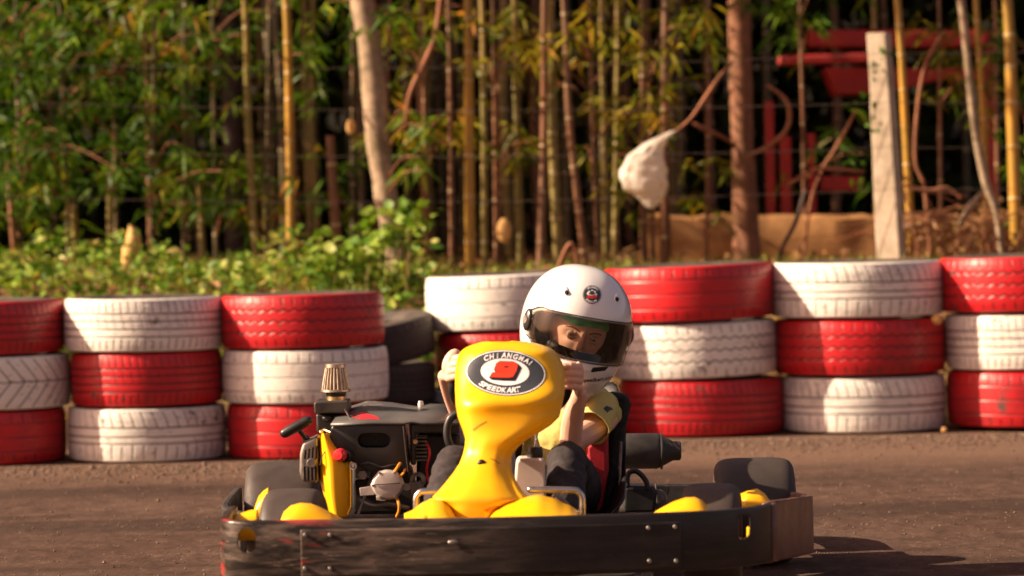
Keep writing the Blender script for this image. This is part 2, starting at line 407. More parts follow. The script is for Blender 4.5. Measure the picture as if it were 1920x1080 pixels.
def cast(t, px, py, off):
    d = ray(px, py).normalized(); h = t.ray_cast(Vector((0, 0, H)), d)
    if h[0] is None: return None
    nn = h[1] if h[1].dot(d) < 0 else -h[1]
    return h[0]+nn*off

# ------------------------------------------------------------------ ground (one sheet)
def smooth(a, b, x):
    t = min(1, max(0, (x-a)/(b-a))); return t*t*(3-2*t)
def gh(x, y):
    e = 14.35+.45*smooth(-1.0, .6, x)
    z = .60*smooth(e, e+1.25, y)+.10*smooth(16.5, 22, y)
    if y > 20: z += 22*smooth(20, 90, y)
    if y > 14.4: z += .05*noise.noise(Vector((x*1.1, y*1.3, 0)))*smooth(14.6, 15.6, y)
    return z
ys = [-300, -80, -20, -5, 0, 4, 6, 8, 10, 12, 13, 13.6, 14]+[14.2+.12*i for i in range(60)]+[22, 24, 27, 31, 36, 44, 55, 70, 90, 140, 300, 700]
xs = sorted(set([s*v for s in (-1, 1) for v in (700, 300, 120, 60, 35, 22, 15, 11, 8.5, 7)]+[-6+.16*i for i in range(76)]))
g = MB(); g.grid([[Vector((x, y, gh(x, y))) for x in xs] for y in ys])
g.build('ground', 'ground', kind='structure', loc=(0, 0, 0), fix=True, smooth=180)
SC.objects['ground']['label'] = 'brown dusty asphalt track with a soil bank behind the tyres'

# grit along the tyre foot and on the track
gr = MB()
for i in range(12000):
    if i < 6000: x = random.uniform(-3.2, 3.4); y = (13.35 if x < -.4 else 14.05)-abs(random.gauss(0, .35))-.1; s = random.uniform(.003, .009)
    else: x = random.uniform(-2.6, 2.6); y = random.uniform(7.6, 13.6); s = random.uniform(.0015, .005)
    if i % 60 == 0: s *= 2
    q = Matrix.Rotation(random.uniform(0, 6), 3, 'Z'); z0 = gh(x, y)
    vs = [q @ Vector(v)*s*random.uniform(.7, 1.3) for v in ((1, 0, 0), (0, .8, 0), (-1, .1, 0), (0, -.9, 0), (.1, 0, .8), (0, 0, -.5))]
    gr.add([v+Vector((x, y, z0+s*.25)) for v in vs], [(0, 1, 4), (1, 2, 4), (2, 3, 4), (3, 0, 4), (1, 0, 5), (2, 1, 5), (3, 2, 5), (0, 3, 5)])
gr.build('gravel', 'stone', kind='stuff', fix=False, smooth=0, label='loose pale grit scattered over the brown track', cat='gravel', loc=(0, 0, 0))

# ------------------------------------------------------------------ tyres
def tyre_mesh(name, variant, Rr, h, seed):
    rnd = random.Random(seed)
    seg = 720; prof = []                    # (r, z, kind)
    nT = 76
    for r_, z_ in ((.60, .50), (.615, .74), (.66, .90), (.74, .985), (.82, 1.0), (.89, .975), (.945, .955), (.982, .90)): prof.append((r_*Rr, z_*h, 0))
    for i in range(nT+1):
        z_ = .84-1.68*i/nT; prof.append((Rr*(1-.022*abs(z_)**5/.47-.004*z_*z_), z_*h, 1))
    for r_, z_ in ((.60, .50), (.615, .74), (.66, .90), (.74, .985), (.82, 1.0), (.89, .975), (.945, .955), (.982, .90))[::-1]: prof.append((r_*Rr, -z_*h, 0))
    for r_, z_ in ((.64, -.45), (.72, -.80), (.90, -.82), (.95, 0), (.90, .82), (.72, .80), (.64, .45)): prof.append((r_*Rr, z_*h, 0))
    pr = np.array([(a, b, c) for a, b, c in prof]); n = len(pr)
    th = np.linspace(0, 2*np.pi, seg, endpoint=False)
    TH, RR = np.meshgrid(th, pr[:, 0]); Z = np.repeat(pr[:, 1][:, None], seg, 1); K = np.repeat(pr[:, 2][:, None], seg, 1)
    zn = Z/h; arc = TH*Rr
    G = np.zeros_like(Z)
    def line(d, wd): return np.clip(1.25-np.abs(d)/wd, 0, 1)
    def circ(z0, amp=0, per=.06, wd=.024): return line(zn-z0-amp*np.abs(((arc/per) % 1)-.5)*2+amp*.5, wd)
    def slashes(z0, z1, per, slope, wd=.0018, curve=0):
        m = (np.where((zn > z0) & (zn < z1-.06*(np.sin(arc*60+seed) > .2)), 1, 0))
        per = 2*np.pi*Rr/round(2*np.pi*Rr/per)
        a = (arc+slope*zn*.1+curve*(zn-z0)**2*.1) % per
        return m*line(np.minimum(a, per-a), wd)
    if variant == 0:
        for z0 in (-.42, -.14, .14, .42): G = np.maximum(G, circ(z0))
        G = np.maximum(G, slashes(.48, .95, .030, .12)); G = np.maximum(G, slashes(-.95, -.48, .030, -.12))
        G = np.maximum(G, .6*slashes(-.1, .38, .034, .25, .0016))
    elif variant == 1:
        for z0 in (-.5, .0, .5): G = np.maximum(G, .6*circ(z0, wd=.02))
        G = np.maximum(G, slashes(.55, .95, .046, .0)); G = np.maximum(G, slashes(-.95, -.6, .046, .1))
    elif variant == 2:
        per = 2*np.pi*Rr/round(2*np.pi*Rr/.055); a = (arc+np.abs(zn-.05)*.085) % per
        G = np.maximum(G, line(np.minimum(a, per-a), .0028)*(np.abs(zn) < .95)); G = np.maximum(G, .8*circ(.05, .06, per, .025))
    elif variant == 3:
        for z0 in (-.38, 0.02, .42): G = np.maximum(G, circ(z0, .10, .045))
        G = np.maximum(G, slashes(.6, .95, .045, .1)); G = np.maximum(G, slashes(-.95, -.6, .045, .1))
    elif variant == 4:
        for z0 in (-.30, -.05, .28): G = np.maximum(G, circ(z0))
        G = np.maximum(G, slashes(.30, .95, .042, .20, curve=.3)); G = np.maximum(G, slashes(-.95, -.35, .042, -.20, curve=.2))
    G = G*(K > .5)
    wob = 1+.004*np.sin(2*TH+seed)+.003*np.sin(3*TH+2*seed)
    r2 = RR*wob-G*.0045
    X = r2*np.cos(TH); Y = r2*np.sin(TH)
    co = np.stack([X, Y, Z], -1).reshape(-1, 3)
    i = np.arange(n)[:, None]; k = np.arange(seg)[None, :]; j = (i+1) % n; k2 = (k+1) % seg
    fs = np.stack([i*seg+k+0*j, j*seg+k, j*seg+k2, i*seg+k2], -1).reshape(-1, 4)
    me = bpy.data.meshes.new(name); me.vertices.add(len(co)); me.vertices.foreach_set('co', co.ravel())
    me.loops.add(fs.size); me.loops.foreach_set('vertex_index', fs.ravel().astype(np.int32)); me.polygons.add(len(fs))
    me.polygons.foreach_set('loop_start', np.arange(0, fs.size, 4, dtype=np.int32)); me.update(calc_edges=True)
    ga = me.attributes.new('groove', 'FLOAT', 'POINT'); ga.data.foreach_set('value', G.ravel().astype(np.float32))
    pn = np.where(K > .5, 1.0, np.clip((RR/Rr-.895)/.07, 0, 1)); pn[-7:] = 0
    pa = me.attributes.new('paint', 'FLOAT', 'POINT'); pa.data.foreach_set('value', pn.ravel().astype(np.float32))
    me.materials.append(M['tyre_white']); me.shade_smooth(); return me
TV = {}
def tyre(px, D, z, Rr, h, variant, col, label, cat='tyre', tilt=(0, 0), rot=None, group='painted tyres stacked as the track barrier'):
    key = (variant, Rr > .31)
    if key not in TV: TV[key] = tyre_mesh('tyre', variant, 1.0*(.335 if key[1] else .30), .103 if not key[1] else .112, variant*3+key[1])
    b = .335 if key[1] else .30; bh = .112 if key[1] else .103
    o = bpy.data.objects.new('tyre', TV[key]); COL.objects.link(o)
    p = ground_px(px, z, D); o.location = (p.x, D, z)
    o.scale = (Rr/b, Rr/b, h/bh); o.rotation_euler = (R(tilt[0]), R(tilt[1]), random.uniform(0, 6.28) if rot is None else rot)
    o.rotation_mode = 'XYZ'
    e = Matrix.Rotation(R(tilt[1]), 3, 'Y') @ Matrix.Rotation(R(tilt[0]), 3, 'X') @ Matrix.Rotation(random.uniform(0, 6.28), 3, 'Z'); o.rotation_euler = e.to_euler()
    o.material_slots[0].link = 'OBJECT'; o.material_slots[0].material = M['tyre_'+col]
    tag(o, label, cat, group); return o
DL, DR = 13.62, 14.40
hL, hR = .103, .114
LT = [  # left run, bottom to top: px centre, radius, variant, colour, tilt
 [(-22, .300, 1, 'red'), (-16, .302, 2, 'white'), (-24, .298, 0, 'red')],
 [(276, .302, 4, 'white'), (275, .290, 0, 'red'), (270, .302, 0, 'white')],
 [(574, .302, 1, 'red'), (573, .316, 1, 'white'), (568, .312, 3, 'red')]]
LL = [['red tyre at the foot of the stack cut by the left edge', 'white tyre with arrow tread between two red ones at the left edge', 'red tyre with bare black top, topmost at the left edge'],
      ['grey-white tyre on the ground in the second stack from the left', 'dark red ribbed tyre between two white ones, second stack from left', 'white ribbed tyre with a stone chip topping the second stack'],
      ['red tyre on the ground behind the engine pull handle', 'smooth white tyre behind the metal air filter', 'red tyre with worn grey rim on top above the air filter']]
for c, (colm, lab) in enumerate(zip(LT, LL)):
    for k, (px, rr, v, cl) in enumerate(colm):
        tyre(px, DL, hL*(2*k+1)+.001, rr, hL, v, cl, lab[k], tilt=(random.uniform(-.4, .4), [0, .4, -.5][c] if k == 2 else random.uniform(-.3, .3)))
RT = [
 [(955, .335, 1, 'white'), (968, .325, 0, 'red'), (950, .325, 1, 'white')],
 [(1315, .332, 0, 'red'), (1302, .332, 3, 'white'), (1292, .345, 1, 'red')],
 [(1618, .334, 4, 'white'), (1612, .345, 3, 'red'), (1606, .348, 4, 'white')],
 [(1932, .336, 1, 'red'), (1930, .338, 0, 'white'), (1922, .342, 3, 'red')]]
RL = [['white tyre on the ground hidden behind the driver and steering panel', 'red tyre under the white one behind the yellow panel and gripping hand', 'white tyre topping the stack directly left of the helmet'],
      ['red tyre on the ground above the exhaust silencer', 'cream white tyre in the middle right of the helmet visor', 'big red tyre on top directly right of the helmet'],
      ['grey-white tyre with slanted tread on the ground, second stack right of driver', 'dark red zigzag-tread tyre between two white ones right of driver', 'white tyre with a blue-grey stain on top, below the concrete post'],
      ['dark red tyre on the ground at the right edge', 'white tyre between two red ones at the right edge', 'glossy red notched-tread tyre topping the right edge stack']]
for c, (colm, lab) in enumerate(zip(RT, RL)):
    for k, (px, rr, v, cl) in enumerate(colm):
        tyre(px, DR-(.06 if c == 3 else 0), hR*(2*k+1)+.001+(.012 if c == 3 else 0)-(.02 if c == 0 else 0), rr, hR-.0015, v, cl, lab[k], tilt=(0, {0: -1.5, 1: -1.6, 2: 0, 3: -.9}[c] if k else 0))
G_ = 'unpainted tyres in the gap of the barrier'
tyre(674, 14.24, .402, .30, .082, 1, 'black', 'bare black tyre on top in the gap between the two painted runs', tilt=(5, -7), group=G_)
tyre(676, 14.24, .244, .30, .080, 0, 'black', 'middle one of the bare black tyres in the gap behind the engine', tilt=(0, 1), group=G_)
tyre(688, 14.24, .082, .30, .081, 0, 'black', 'bare black tyre lying on the ground in the gap behind the engine', tilt=(0, 0), group=G_)

# ------------------------------------------------------------------ leaves
def leaves(pts, dirs, L, W, fold=.15, rnd=None):
    """arrays of leaf base points, directions, lengths, widths -> verts, faces, random value per leaf (kite-shaped folded leaves)"""
    n = len(pts); d = dirs/np.linalg.norm(dirs, axis=1, keepdims=True)
    up = rng.normal(size=(n, 3)); s = np.cross(d, up); s /= np.linalg.norm(s, axis=1, keepdims=True)+1e-9
    nn = np.cross(s, d)
    L = L[:, None]; W = W[:, None]
    droop = np.array([0, 0, -1.0])
    v = np.empty((n, 6, 3))
    v[:, 0] = pts; m1 = pts+d*L*.35+droop*L*.03; m2 = pts+d*L*.7+droop*L*.12
    v[:, 1] = m1+s*W*.5+nn*W*fold; v[:, 2] = m1-s*W*.5+nn*W*fold
    v[:, 3] = m2+s*W*.32+nn*W*fold; v[:, 4] = m2-s*W*.32+nn*W*fold
    v[:, 5] = pts+d*L+droop*L*.26
    base = (np.arange(n)*6)[:, None]
    tri = np.array([[0, 1, 2]]); quad = np.array([[1, 3, 4, 2]]); tri2 = np.array([[3, 5, 4]])
    return v.reshape(-1, 3), base, (rng.random(n) if rnd is None else rnd)
def leaf_obj(name, parts, mat, parent=None, **kw):
    V = []; B = []; Rn = []; off = 0
    for v, b, r in parts: V.append(v); B.append(b+off); Rn.append(r); off += len(v)
    V = np.concatenate(V); B = np.concatenate(B); Rn = np.concatenate(Rn); n = len(B)
    c = np.array([V[:, 0].mean(), V[:, 1].mean(), V[:, 2].min()])
    idx = np.concatenate([B+np.array([[0, 1, 2]]), B+np.array([[1, 3, 4, 2]]), B+np.array([[3, 5, 4]])], 1).ravel().astype(np.int32)   # 10 loops per leaf
    st = (np.arange(n)[:, None]*10+np.array([[0, 3, 7]])).ravel().astype(np.int32)
    me = bpy.data.meshes.new(name); me.vertices.add(len(V)); me.vertices.foreach_set('co', (V-c).ravel())
    me.loops.add(len(idx)); me.loops.foreach_set('vertex_index', idx); me.polygons.add(n*3); me.polygons.foreach_set('loop_start', st)
    me.update(calc_edges=True); me.validate()
    a = me.attributes.new('rnd', 'FLOAT', 'POINT'); a.data.foreach_set('value', np.repeat(Rn, 6).astype(np.float32))
    me.materials.append(M[mat])
    o = bpy.data.objects.new(name, me); COL.objects.link(o); c = Vector(c); WL[o.name] = c
    if parent is not None: o.parent = parent; o.location = c-wloc(parent)
    else: o.location = c
    tag(o, **kw); return o
def sprays(centres, spread, per, L=(.07, .14), W=(.010, .020), down=.5, tone=None):
    """bamboo-like fans: every centre carries 'per' leaves radiating sideways and drooping"""
    n = len(centres)*per; base = np.repeat(np.array(centres), per, 0)+rng.normal(size=(n, 3))*spread
    ang = rng.uniform(0, 2*np.pi, n); d = np.stack([np.cos(ang), np.sin(ang), rng.normal(-down, .45, n)], 1)
    t = None if tone is None else np.clip(np.repeat(np.array(tone), per)+rng.normal(0, .16, n), 0, 1)
    return leaves(base, d, rng.uniform(*L, n), rng.uniform(*W, n), rnd=t)

# dark woodland mass behind the grove, plus unseen leaf masses added to shade it
def cloud(n, x0, x1, y0, y1, z0, z1): return np.stack([rng.uniform(x0, x1, n), rng.uniform(y0, y1, n), rng.uniform(z0, z1, n)], 1)
pcs = []
def mass(cen, n_, L, W, down=.3):
    d = rng.normal(size=(len(cen), 3)); d[:, 2] -= down; return leaves(cen, d, rng.uniform(*L, len(cen)), rng.uniform(*W, len(cen)))
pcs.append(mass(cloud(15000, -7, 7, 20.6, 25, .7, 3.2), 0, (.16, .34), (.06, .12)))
pcs.append(mass(np.concatenate([cloud(18000, -19, .6, 18.1, 27, 2.65, 5.2), cloud(9000, .6, 9, 19.2, 27, 2.65, 5.2)]), 0, (.30, .55), (.12, .22)))  # overhead canopy out of view, added to keep sun off the grove
pcs.append(mass(cloud(10000, -19, -5.2, 18.1, 25, .7, 2.9), 0, (.2, .4), (.08, .16)))  # leaves out of view at left, added to stop sun entering under the canopy
leaf_obj('woodland', pcs, 'leaf_dark', kind='stuff', label='dark shaded woodland foliage behind the bamboo, plus unseen canopy added to shade it', cat='woodland')

# ------------------------------------------------------------------ stems, trunks, plants
def stem(mb, pts, rad, bamboo=True, seg=10):
    """jointed culm through the points"""
    pts = [Vector(p) for p in pts]; tot = sum((pts[i+1]-pts[i]).length for i in range(len(pts)-1))
    n = max(3, int(tot/.035)); out = []; rr = []
    def at(t):
        t = min(max(t, 0), .9999)*(len(pts)-1); i = int(t); f = t-i
        p0 = pts[max(i-1, 0)]; p1 = pts[i]; p2 = pts[i+1]; p3 = pts[min(i+2, len(pts)-1)]
        return .5*((2*p1)+(p2-p0)*f+(2*p0-5*p1+4*p2-p3)*f*f+(3*p1-p0-3*p2+p3)*f**3), rad[i]*(1-f)+rad[i+1]*f
    nodes = []
    if bamboo:
        s = random.uniform(0, .2)
        while s < tot: nodes.append(s/tot); s += random.uniform(.20, .30)
    ts = [i/n for i in range(n+1)]
    for q in nodes: ts += [max(q-.008/tot, 0), q, min(q+.008/tot, 1)]
    ts = sorted(set(ts)); nd = []
    for t in ts:
        p, r_ = at(t); isn = any(abs(t-q) < 1e-6 for q in nodes)
        out.append(p); rr.append(r_*(1.14 if isn else 1.0)*(1 if bamboo else 1+.10*noise.noise(p*9))); nd.append(1.0 if isn else 0)
    k0 = len(mb.v); mb.tube(out, rr, seg, caps='flat')
    mb.nd = getattr(mb, 'nd', []) + [x for x in nd for _ in range(seg)]
    return out
def finish_stem(mb, name, mat, parent=None, **kw):
    o = mb.build(name, mat, parent, fix=False, smooth=60, **kw)
    a = o.data.attributes.new('node', 'FLOAT', 'POINT')
    vals = (mb.nd+[0]*len(mb.v))[:len(mb.v)]; a.data.foreach_set('value', vals); return o
def gz(p): return Vector((p.x, p.y, gh(p.x, p.y)-.05))
def culm(name, px0, px1, wpx, D, mat, label, top=-60, cat='bamboo stem', group=None, bend=0, bamboo=True, taper=.8, foliage=None, y1=480):
    """stem seen from (px0, top) down to (px1, y1) in the photograph, standing on the ground at depth D"""
    t = P(px0, top, D); b = P(px1, y1, D); dv = (b-t)
    foot = t+dv*((gh(b.x, D)-.05-t.z)/dv.z)
    r_ = wpx/2*D/F
    mid = t.lerp(foot, .5)+Vector((bend*D/F, random.uniform(-.03, .03), 0))
    up = [t]
    if top <= 0: up = [t+(t-foot).normalized()*1.6+Vector((random.uniform(-.1, .1), .1, 0)), t]
    pts = up+[mid, foot]; rad = [r_*taper*(.8 if len(pts) == 4 and i == 0 else 1) if i < len(pts)-2 else r_*(.95 if i == len(pts)-2 else 1.05) for i in range(len(pts))]
    mb = MB(); path = stem(mb, pts, rad, bamboo, 12)
    if foliage:
        root = empty(name, foot, label, cat, group)
        finish_stem(mb, 'stem' if bamboo else 'trunk', mat, root)
        fo = MB(); cs = []; tone = []; fo.nd = []
        for (fx, fy, sx, sy, n, tn) in foliage[1]:
            for _ in range(int(n*1.35)):
                q = P(random.gauss(fx, sx*1.1), random.gauss(fy, sy*1.1), D+random.gauss(-.1, .25)); cs.append(tuple(q)); tone.append(tn-.04+random.gauss(0, .15))
                if random.random() < .22:
                    j = min(path, key=lambda c_: abs(c_.z-(q.z-.12)))
                    fo.tube([j, j.lerp(q, .5)+Vector((0, 0, .06)), q], [.005, .0035, .0015], 5, caps='flat', sub=3)
        if fo.v: fo.build('twigs', 'twig', root, fix=False)
        leaf_obj('foliage', [sprays(cs, .015, 7, tone=tone)], foliage[0], root)
        return root
    o = finish_stem(mb, name, mat, label=label, cat=cat, group=group, loc=foot); return o

B = 'leaf_bamboo'; Y = 'leaf_yellow'
# leafy bamboo plants of the left thicket
thick = [(30, 40, 17.0, [(40, 60, 60, 60, 40, .35), (40, 250, 60, 70, 40, .3)], 'leafy bamboo plant at the upper left corner'),
         (110, 130, 17.3, [(130, 120, 60, 60, 36, .4), (90, 330, 50, 50, 24, .45)], 'leafy bamboo plant above the leftmost tyre stack'),
         (210, 220, 17.6, [(230, 60, 60, 50, 30, .45), (190, 260, 50, 60, 26, .3)], 'leafy bamboo plant behind the short olive stump'),
         (290, 285, 16.9, [(290, 50, 55, 45, 34, .6), (310, 270, 55, 60, 30, .45)], 'bright leafy bamboo plant left of the dark gap'),
         (350, 345, 17.4, [(350, 330, 50, 45, 26, .4), (330, 160, 40, 45, 20, .35)], 'bushy bamboo plant with low leaves above the red tyre'),
         (395, 405, 17.9, [(400, 80, 50, 60, 18, .45), (400, 350, 35, 35, 12, .4)], 'thin bamboo plant beside the dark gap in the thicket'),
         (-30, -20, 16.8, [(0, 180, 50, 110, 34, .35), (10, 400, 40, 40, 10, .5)], 'leafy bamboo plant cut by the left edge'),
         (505, 500, 17.2, [(540, 60, 45, 50, 14, .55), (515, 350, 40, 40, 12, .65)], 'sparse bamboo plant left of the golden stem'),
         (660, 662, 17.6, [(640, 120, 50, 70, 14, .45), (600, 380, 40, 30, 7, .5)], 'sparse bamboo plant between golden stem and pale trunk')]
for i, (a, b, D, fol, lab) in enumerate(thick):
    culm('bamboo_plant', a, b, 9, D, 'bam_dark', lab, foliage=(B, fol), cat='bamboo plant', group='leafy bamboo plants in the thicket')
thin = [(790, 800, 17.0, Y, [(750, 70, 40, 40, 14, .35), (810, 230, 50, 20, 16, .5)], 'yellow-leaved bamboo plant right of the pale trunk'),
        (925, 930, 17.3, Y, [(930, 80, 50, 40, 16, .45), (960, 260, 30, 20, 8, .3)], 'yellow-leaved bamboo plant above the helmet, left side'),
        (1100, 1120, 17.1, Y, [(1090, 70, 50, 40, 20, .5), (1150, 190, 45, 30, 10, .6)], 'yellow-leaved bamboo plant above the helmet'),
        (1215, 1225, 17.4, Y, [(1230, 80, 45, 60, 16, .4), (1180, 330, 40, 50, 9, .45)], 'yellow-leaved bamboo plant behind the hanging bag'),
        (1330, 1325, 17.2, Y, [(1310, 60, 35, 50, 14, .4), (1330, 330, 35, 60, 8, .3)], 'yellow-leaved plant left of the brown trunk'),
        (1500, 1510, 18.0, B, [(1500, 30, 50, 25, 14, .5), (1600, 300, 25, 50, 6, .3)], 'leafy plant beside the red frame'),
        (1760, 1765, 17.3, Y, [(1770, 60, 40, 40, 8, .3), (1790, 170, 25, 20, 5, .5)], 'leafy plant right of the concrete post'),
        (1930, 1925, 17.0, B, [(1890, 120, 40, 60, 16, .4), (1900, 330, 30, 40, 6, .5)], 'leafy bamboo plant cut by the right edge'),
        (730, 715, 16.5, B, [(740, 30, 60, 30, 10, .6), (770, 250, 30, 40, 8, .6)], 'thin bamboo plant crossing the pale trunk')]
for i, (a, b, D, mt, fol, lab) in enumerate(thin):
    culm('bamboo_plant', a, b, 8, D, 'bam_brown', lab, foliage=(mt, fol), cat='bamboo plant', group='yellowing bamboo plants')

S_ = [  # px top, px bottom, width, depth, material, top y, bend, label
 (533, 544, 17, 16.6, 'bam_gold', -60, 3, 'tall golden bamboo stem standing left of the pale trunk'),
 (455, 481, 15, 16.9, 'bam_olive', -60, -4, 'olive-gold bamboo stem above the middle red top tyre'),
 (205, 206, 14, 16.7, 'bam_olive', 320, 0, 'short cut olive bamboo stub above the white tyre'),
 (374, 379, 13, 17.0, 'bam_olive', 345, 0, 'short cut bamboo stub left of the olive-gold stem'),
 (138, 142, 15, 17.1, 'bam_olive', 380, 0, 'short thick bamboo stub in the left weeds'),
 (619, 633, 20, 17.0, 'bam_brown', 255, 0, 'cut brown bamboo stump with bright splintered tip'),
 (505, 497, 9, 17.6, 'bam_olive', 250, 0, 'thin broken bamboo left beside the tall golden stem'),
 (876, 882, 19, 16.6, 'bam_gold', -60, 0, 'golden bamboo stem above the yellow steering panel'),
 (838, 846, 10, 16.9, 'bam_brown', -60, 2, 'thin red-brown bamboo stem left of the golden one over the panel'),
 (900, 908, 13, 17.2, 'bam_olive', -60, 3, 'olive bamboo stem right of the golden one over the panel'),
 (962, 975, 15, 17.3, 'bam_olive', -60, 0, 'dull olive bamboo stem above the left side of the helmet'),
 (1022, 1013, 15, 16.8, 'bam_brown', -60, 3, 'red-brown bamboo stem above the crown of the helmet'),
 (1030, 1048, 20, 17.1, 'bam_olive', -60, -4, 'thick grey-olive bamboo stem behind the helmet'),
 (1052, 1098, 14, 16.8, 'bam_brown', -60, -9, 'curved red-brown bamboo stem leaning right above the helmet'),
 (1128, 1136, 12, 17.3, 'bam_olive', -60, 0, 'narrow olive bamboo stem right of the curved one'),
 (1157, 1152, 11, 17.7, 'bam_olive', -60, 2, 'narrow bamboo stem left of the hanging bag'),
 (1204, 1207, 15, 17.4, 'bam_brown', -60, 0, 'brown bamboo stem directly behind the hanging bag'),
 (1250, 1246, 17, 17.3, 'bam_brown', -60, -2, 'brown bamboo stem at the right side of the hanging bag'),
 (1678, 1709, 16, 16.6, 'bam_gold', -60, 2, 'orange-gold bamboo stem just right of the concrete post'),
 (1828, 1850, 14, 16.8, 'bam_gold', -60, 4, 'slim orange bamboo stem near the right edge'),
 (1884, 1906, 24, 16.4, 'bam_gold', -60, 2, 'thick golden bamboo stem nearest the right edge'),
 (1862, 1872, 10, 17.2, 'bam_brown', -60, 0, 'thin brown bamboo stem left of the thickest golden one'),
 (15, 30, 14, 17.0, 'bam_brown', 300, 0, 'brown bamboo stub at the left edge'),
 (275, 283, 12, 17.4, 'bam_brown', -60, 0, 'thin brown bamboo stem above the white top tyre')]
for a, b, wd, D, mt, top, bend, lab in S_:
    culm('bamboo_cane', a, b, wd, D, mt, lab, top=top, bend=bend, group='bamboo stems of the front row')
for i in range(74):
    px = random.uniform(425, 1345) if i < 56 else random.uniform(-40, 1960); D = random.uniform(18.4, 21.5)
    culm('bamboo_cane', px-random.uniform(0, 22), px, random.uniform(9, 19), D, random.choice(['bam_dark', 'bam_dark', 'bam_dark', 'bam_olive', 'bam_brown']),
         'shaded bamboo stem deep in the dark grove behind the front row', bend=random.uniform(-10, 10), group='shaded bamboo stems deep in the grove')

# trunks
def trunk(name, pts, D, mat, label, foliage=None, cat='tree'):
    """pts: (px, py, width px); the last one is carried down to the ground"""
    w3 = [P(x, y, D) for x, y, _ in pts]; rr = [q[2]/2*D/F for q in pts]
    root = empty(name, gz(w3[-1]), label, cat)
    a = w3[0]-w3[1]; w3 = [w3[0]+a.normalized()*1.5]+w3+[gz(w3[-1]+(w3[-1]-w3[-2]).normalized()*.1)]; rr = [rr[0]*.8]+rr+[rr[-1]*1.15]
    mb = MB(); stem(mb, w3, rr, False, 18); o = finish_stem(mb, 'trunk', mat, root)
    cs = [tuple(w3[0]+Vector((random.gauss(0, .5), random.gauss(.3, .4), abs(random.gauss(.2, .4))))) for _ in range(140)]
    mb = MB()
    for q in cs[::9]: mb.tube([w3[0]-Vector((0, 0, .3)), (w3[0]+Vector(q))/2+Vector((0, 0, .05)), q], [rr[0]*.5, .01, .004], 6, caps='flat', sub=3)
    mb.build('limbs', mat, root, fix=False)
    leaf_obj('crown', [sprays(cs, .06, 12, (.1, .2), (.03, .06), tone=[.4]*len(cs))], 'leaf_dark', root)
    return root
trunk('tree', [(672, -40, 44), (695, 100, 46), (706, 240, 46), (722, 360, 42), (740, 480, 34)], 16.5, 'bark_pale', 'pale mottled tree trunk leaning behind the gap in the tyres')
trunk('tree', [(1385, -40, 42), (1388, 120, 44), (1392, 260, 42), (1398, 400, 48)], 17.6, 'bark_brown', 'reddish brown tree trunk between hanging bag and red frame')
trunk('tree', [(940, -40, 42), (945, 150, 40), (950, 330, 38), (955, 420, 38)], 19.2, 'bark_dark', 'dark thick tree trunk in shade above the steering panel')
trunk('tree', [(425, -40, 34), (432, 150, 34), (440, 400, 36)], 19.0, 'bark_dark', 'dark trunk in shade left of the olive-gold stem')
def limb(pts, D, mat, label, name='branch', cat='branch'):
    w3 = [P(x, y, D+dd) for x, y, _, dd in pts]; mb = MB(); mb.tube(w3, [q[2]/2*D/F for q in pts], 8, sub=5)
    return mb.build(name, mat, fix=False, smooth=60, label=label, cat=cat)
limb([(830, -40, 10, 0), (818, 60, 11, 0), (795, 120, 12, 0), (768, 180, 10, 0), (758, 260, 6, .1)], 16.4, 'twig', 'orange-brown slanting branch beside the pale trunk')
limb([(1262, 250, 4, 0), (1295, 222, 6, 0), (1325, 180, 9, 0), (1345, 150, 8, 0), (1372, 118, 8, .9)], 16.3, 'twig', 'slanting forked branch the bag hangs from, joined to the brown trunk')
limb([(1798, -40, 15, 0), (1812, 90, 15, 0), (1828, 240, 15, 0), (1848, 340, 17, 0), (1868, 400, 12, 0), (1880, 500, 12, 0), (1884, 640, 12, 0)], 16.3, 'bark_pale', 'pale thin leaning sapling near the right edge', 'sapling', 'sapling')
limb([(1440, 160, 6, 0), (1475, 190, 9, 0), (1478, 235, 9, 0), (1450, 268, 8, 0), (1405, 292, 7, 0)], 16.9, 'twig', 'curled vine right of the brown trunk', 'vine', 'vine')
limb([(1300, 232, 7, 0), (1345, 252, 8, 0), (1375, 270, 6, .2), (1395, 300, 6, .4)], 16.9, 'twig', 'thin vine crossing in front of the brown trunk', 'vine', 'vine')
limb([(1605, 205, 4, 0), (1588, 240, 6, 0), (1560, 290, 8, 0), (1545, 312, 5, 0), (1520, 380, 6, 0), (1502, 520, 6, 0)], 16.8, 'twig', 'thin crooked shrub stem left of the concrete post', 'shrub', 'shrub')
limb([(1770, 60, 6, 0), (1738, 115, 8, 0), (1722, 190, 8, 0), (1716, 300, 7, 0), (1735, 360, 8, 0), (1742, 520, 8, 0)], 16.7, 'twig', 'crooked reddish stem between post and sapling', 'shrub', 'shrub')
limb([(1690, 345, 6, 0), (1740, 358, 10, 0), (1775, 352, 6, 0), (1802, 372, 6, 0)], 16.5, 'twig', 'horizontal twig right of the concrete post')
limb([(1480, 345, 6, 0), (1530, 318, 8, 0), (1575, 318, 8, 0), (1620, 322, 4, 0)], 16.7, 'twig', 'horizontal twig left of the concrete post')
limb([(1510, 360, 10, 0), (1490, 420, 9, 0), (1465, 470, 8, 0), (1440, 560, 8, 0)], 16.2, 'bark_dark', 'dark leaning stick in front of the tan wall', 'stick', 'stick')
limb([(1800, 420, 8, 0), (1822, 385, 14, 0), (1842, 360, 8, 0)], 16.2, 'bark_pale', 'pale forked twig at the foot of the sapling')
limb([(1040, 520, 6, 0), (1060, 470, 9, 0), (1072, 458, 9, 0), (1080, 480, 8, 0), (1084, 520, 6, 0)], 15.6, 'twig', 'bent dry stalk just behind the crown of the helmet', 'dry_stalk', 'stalk')

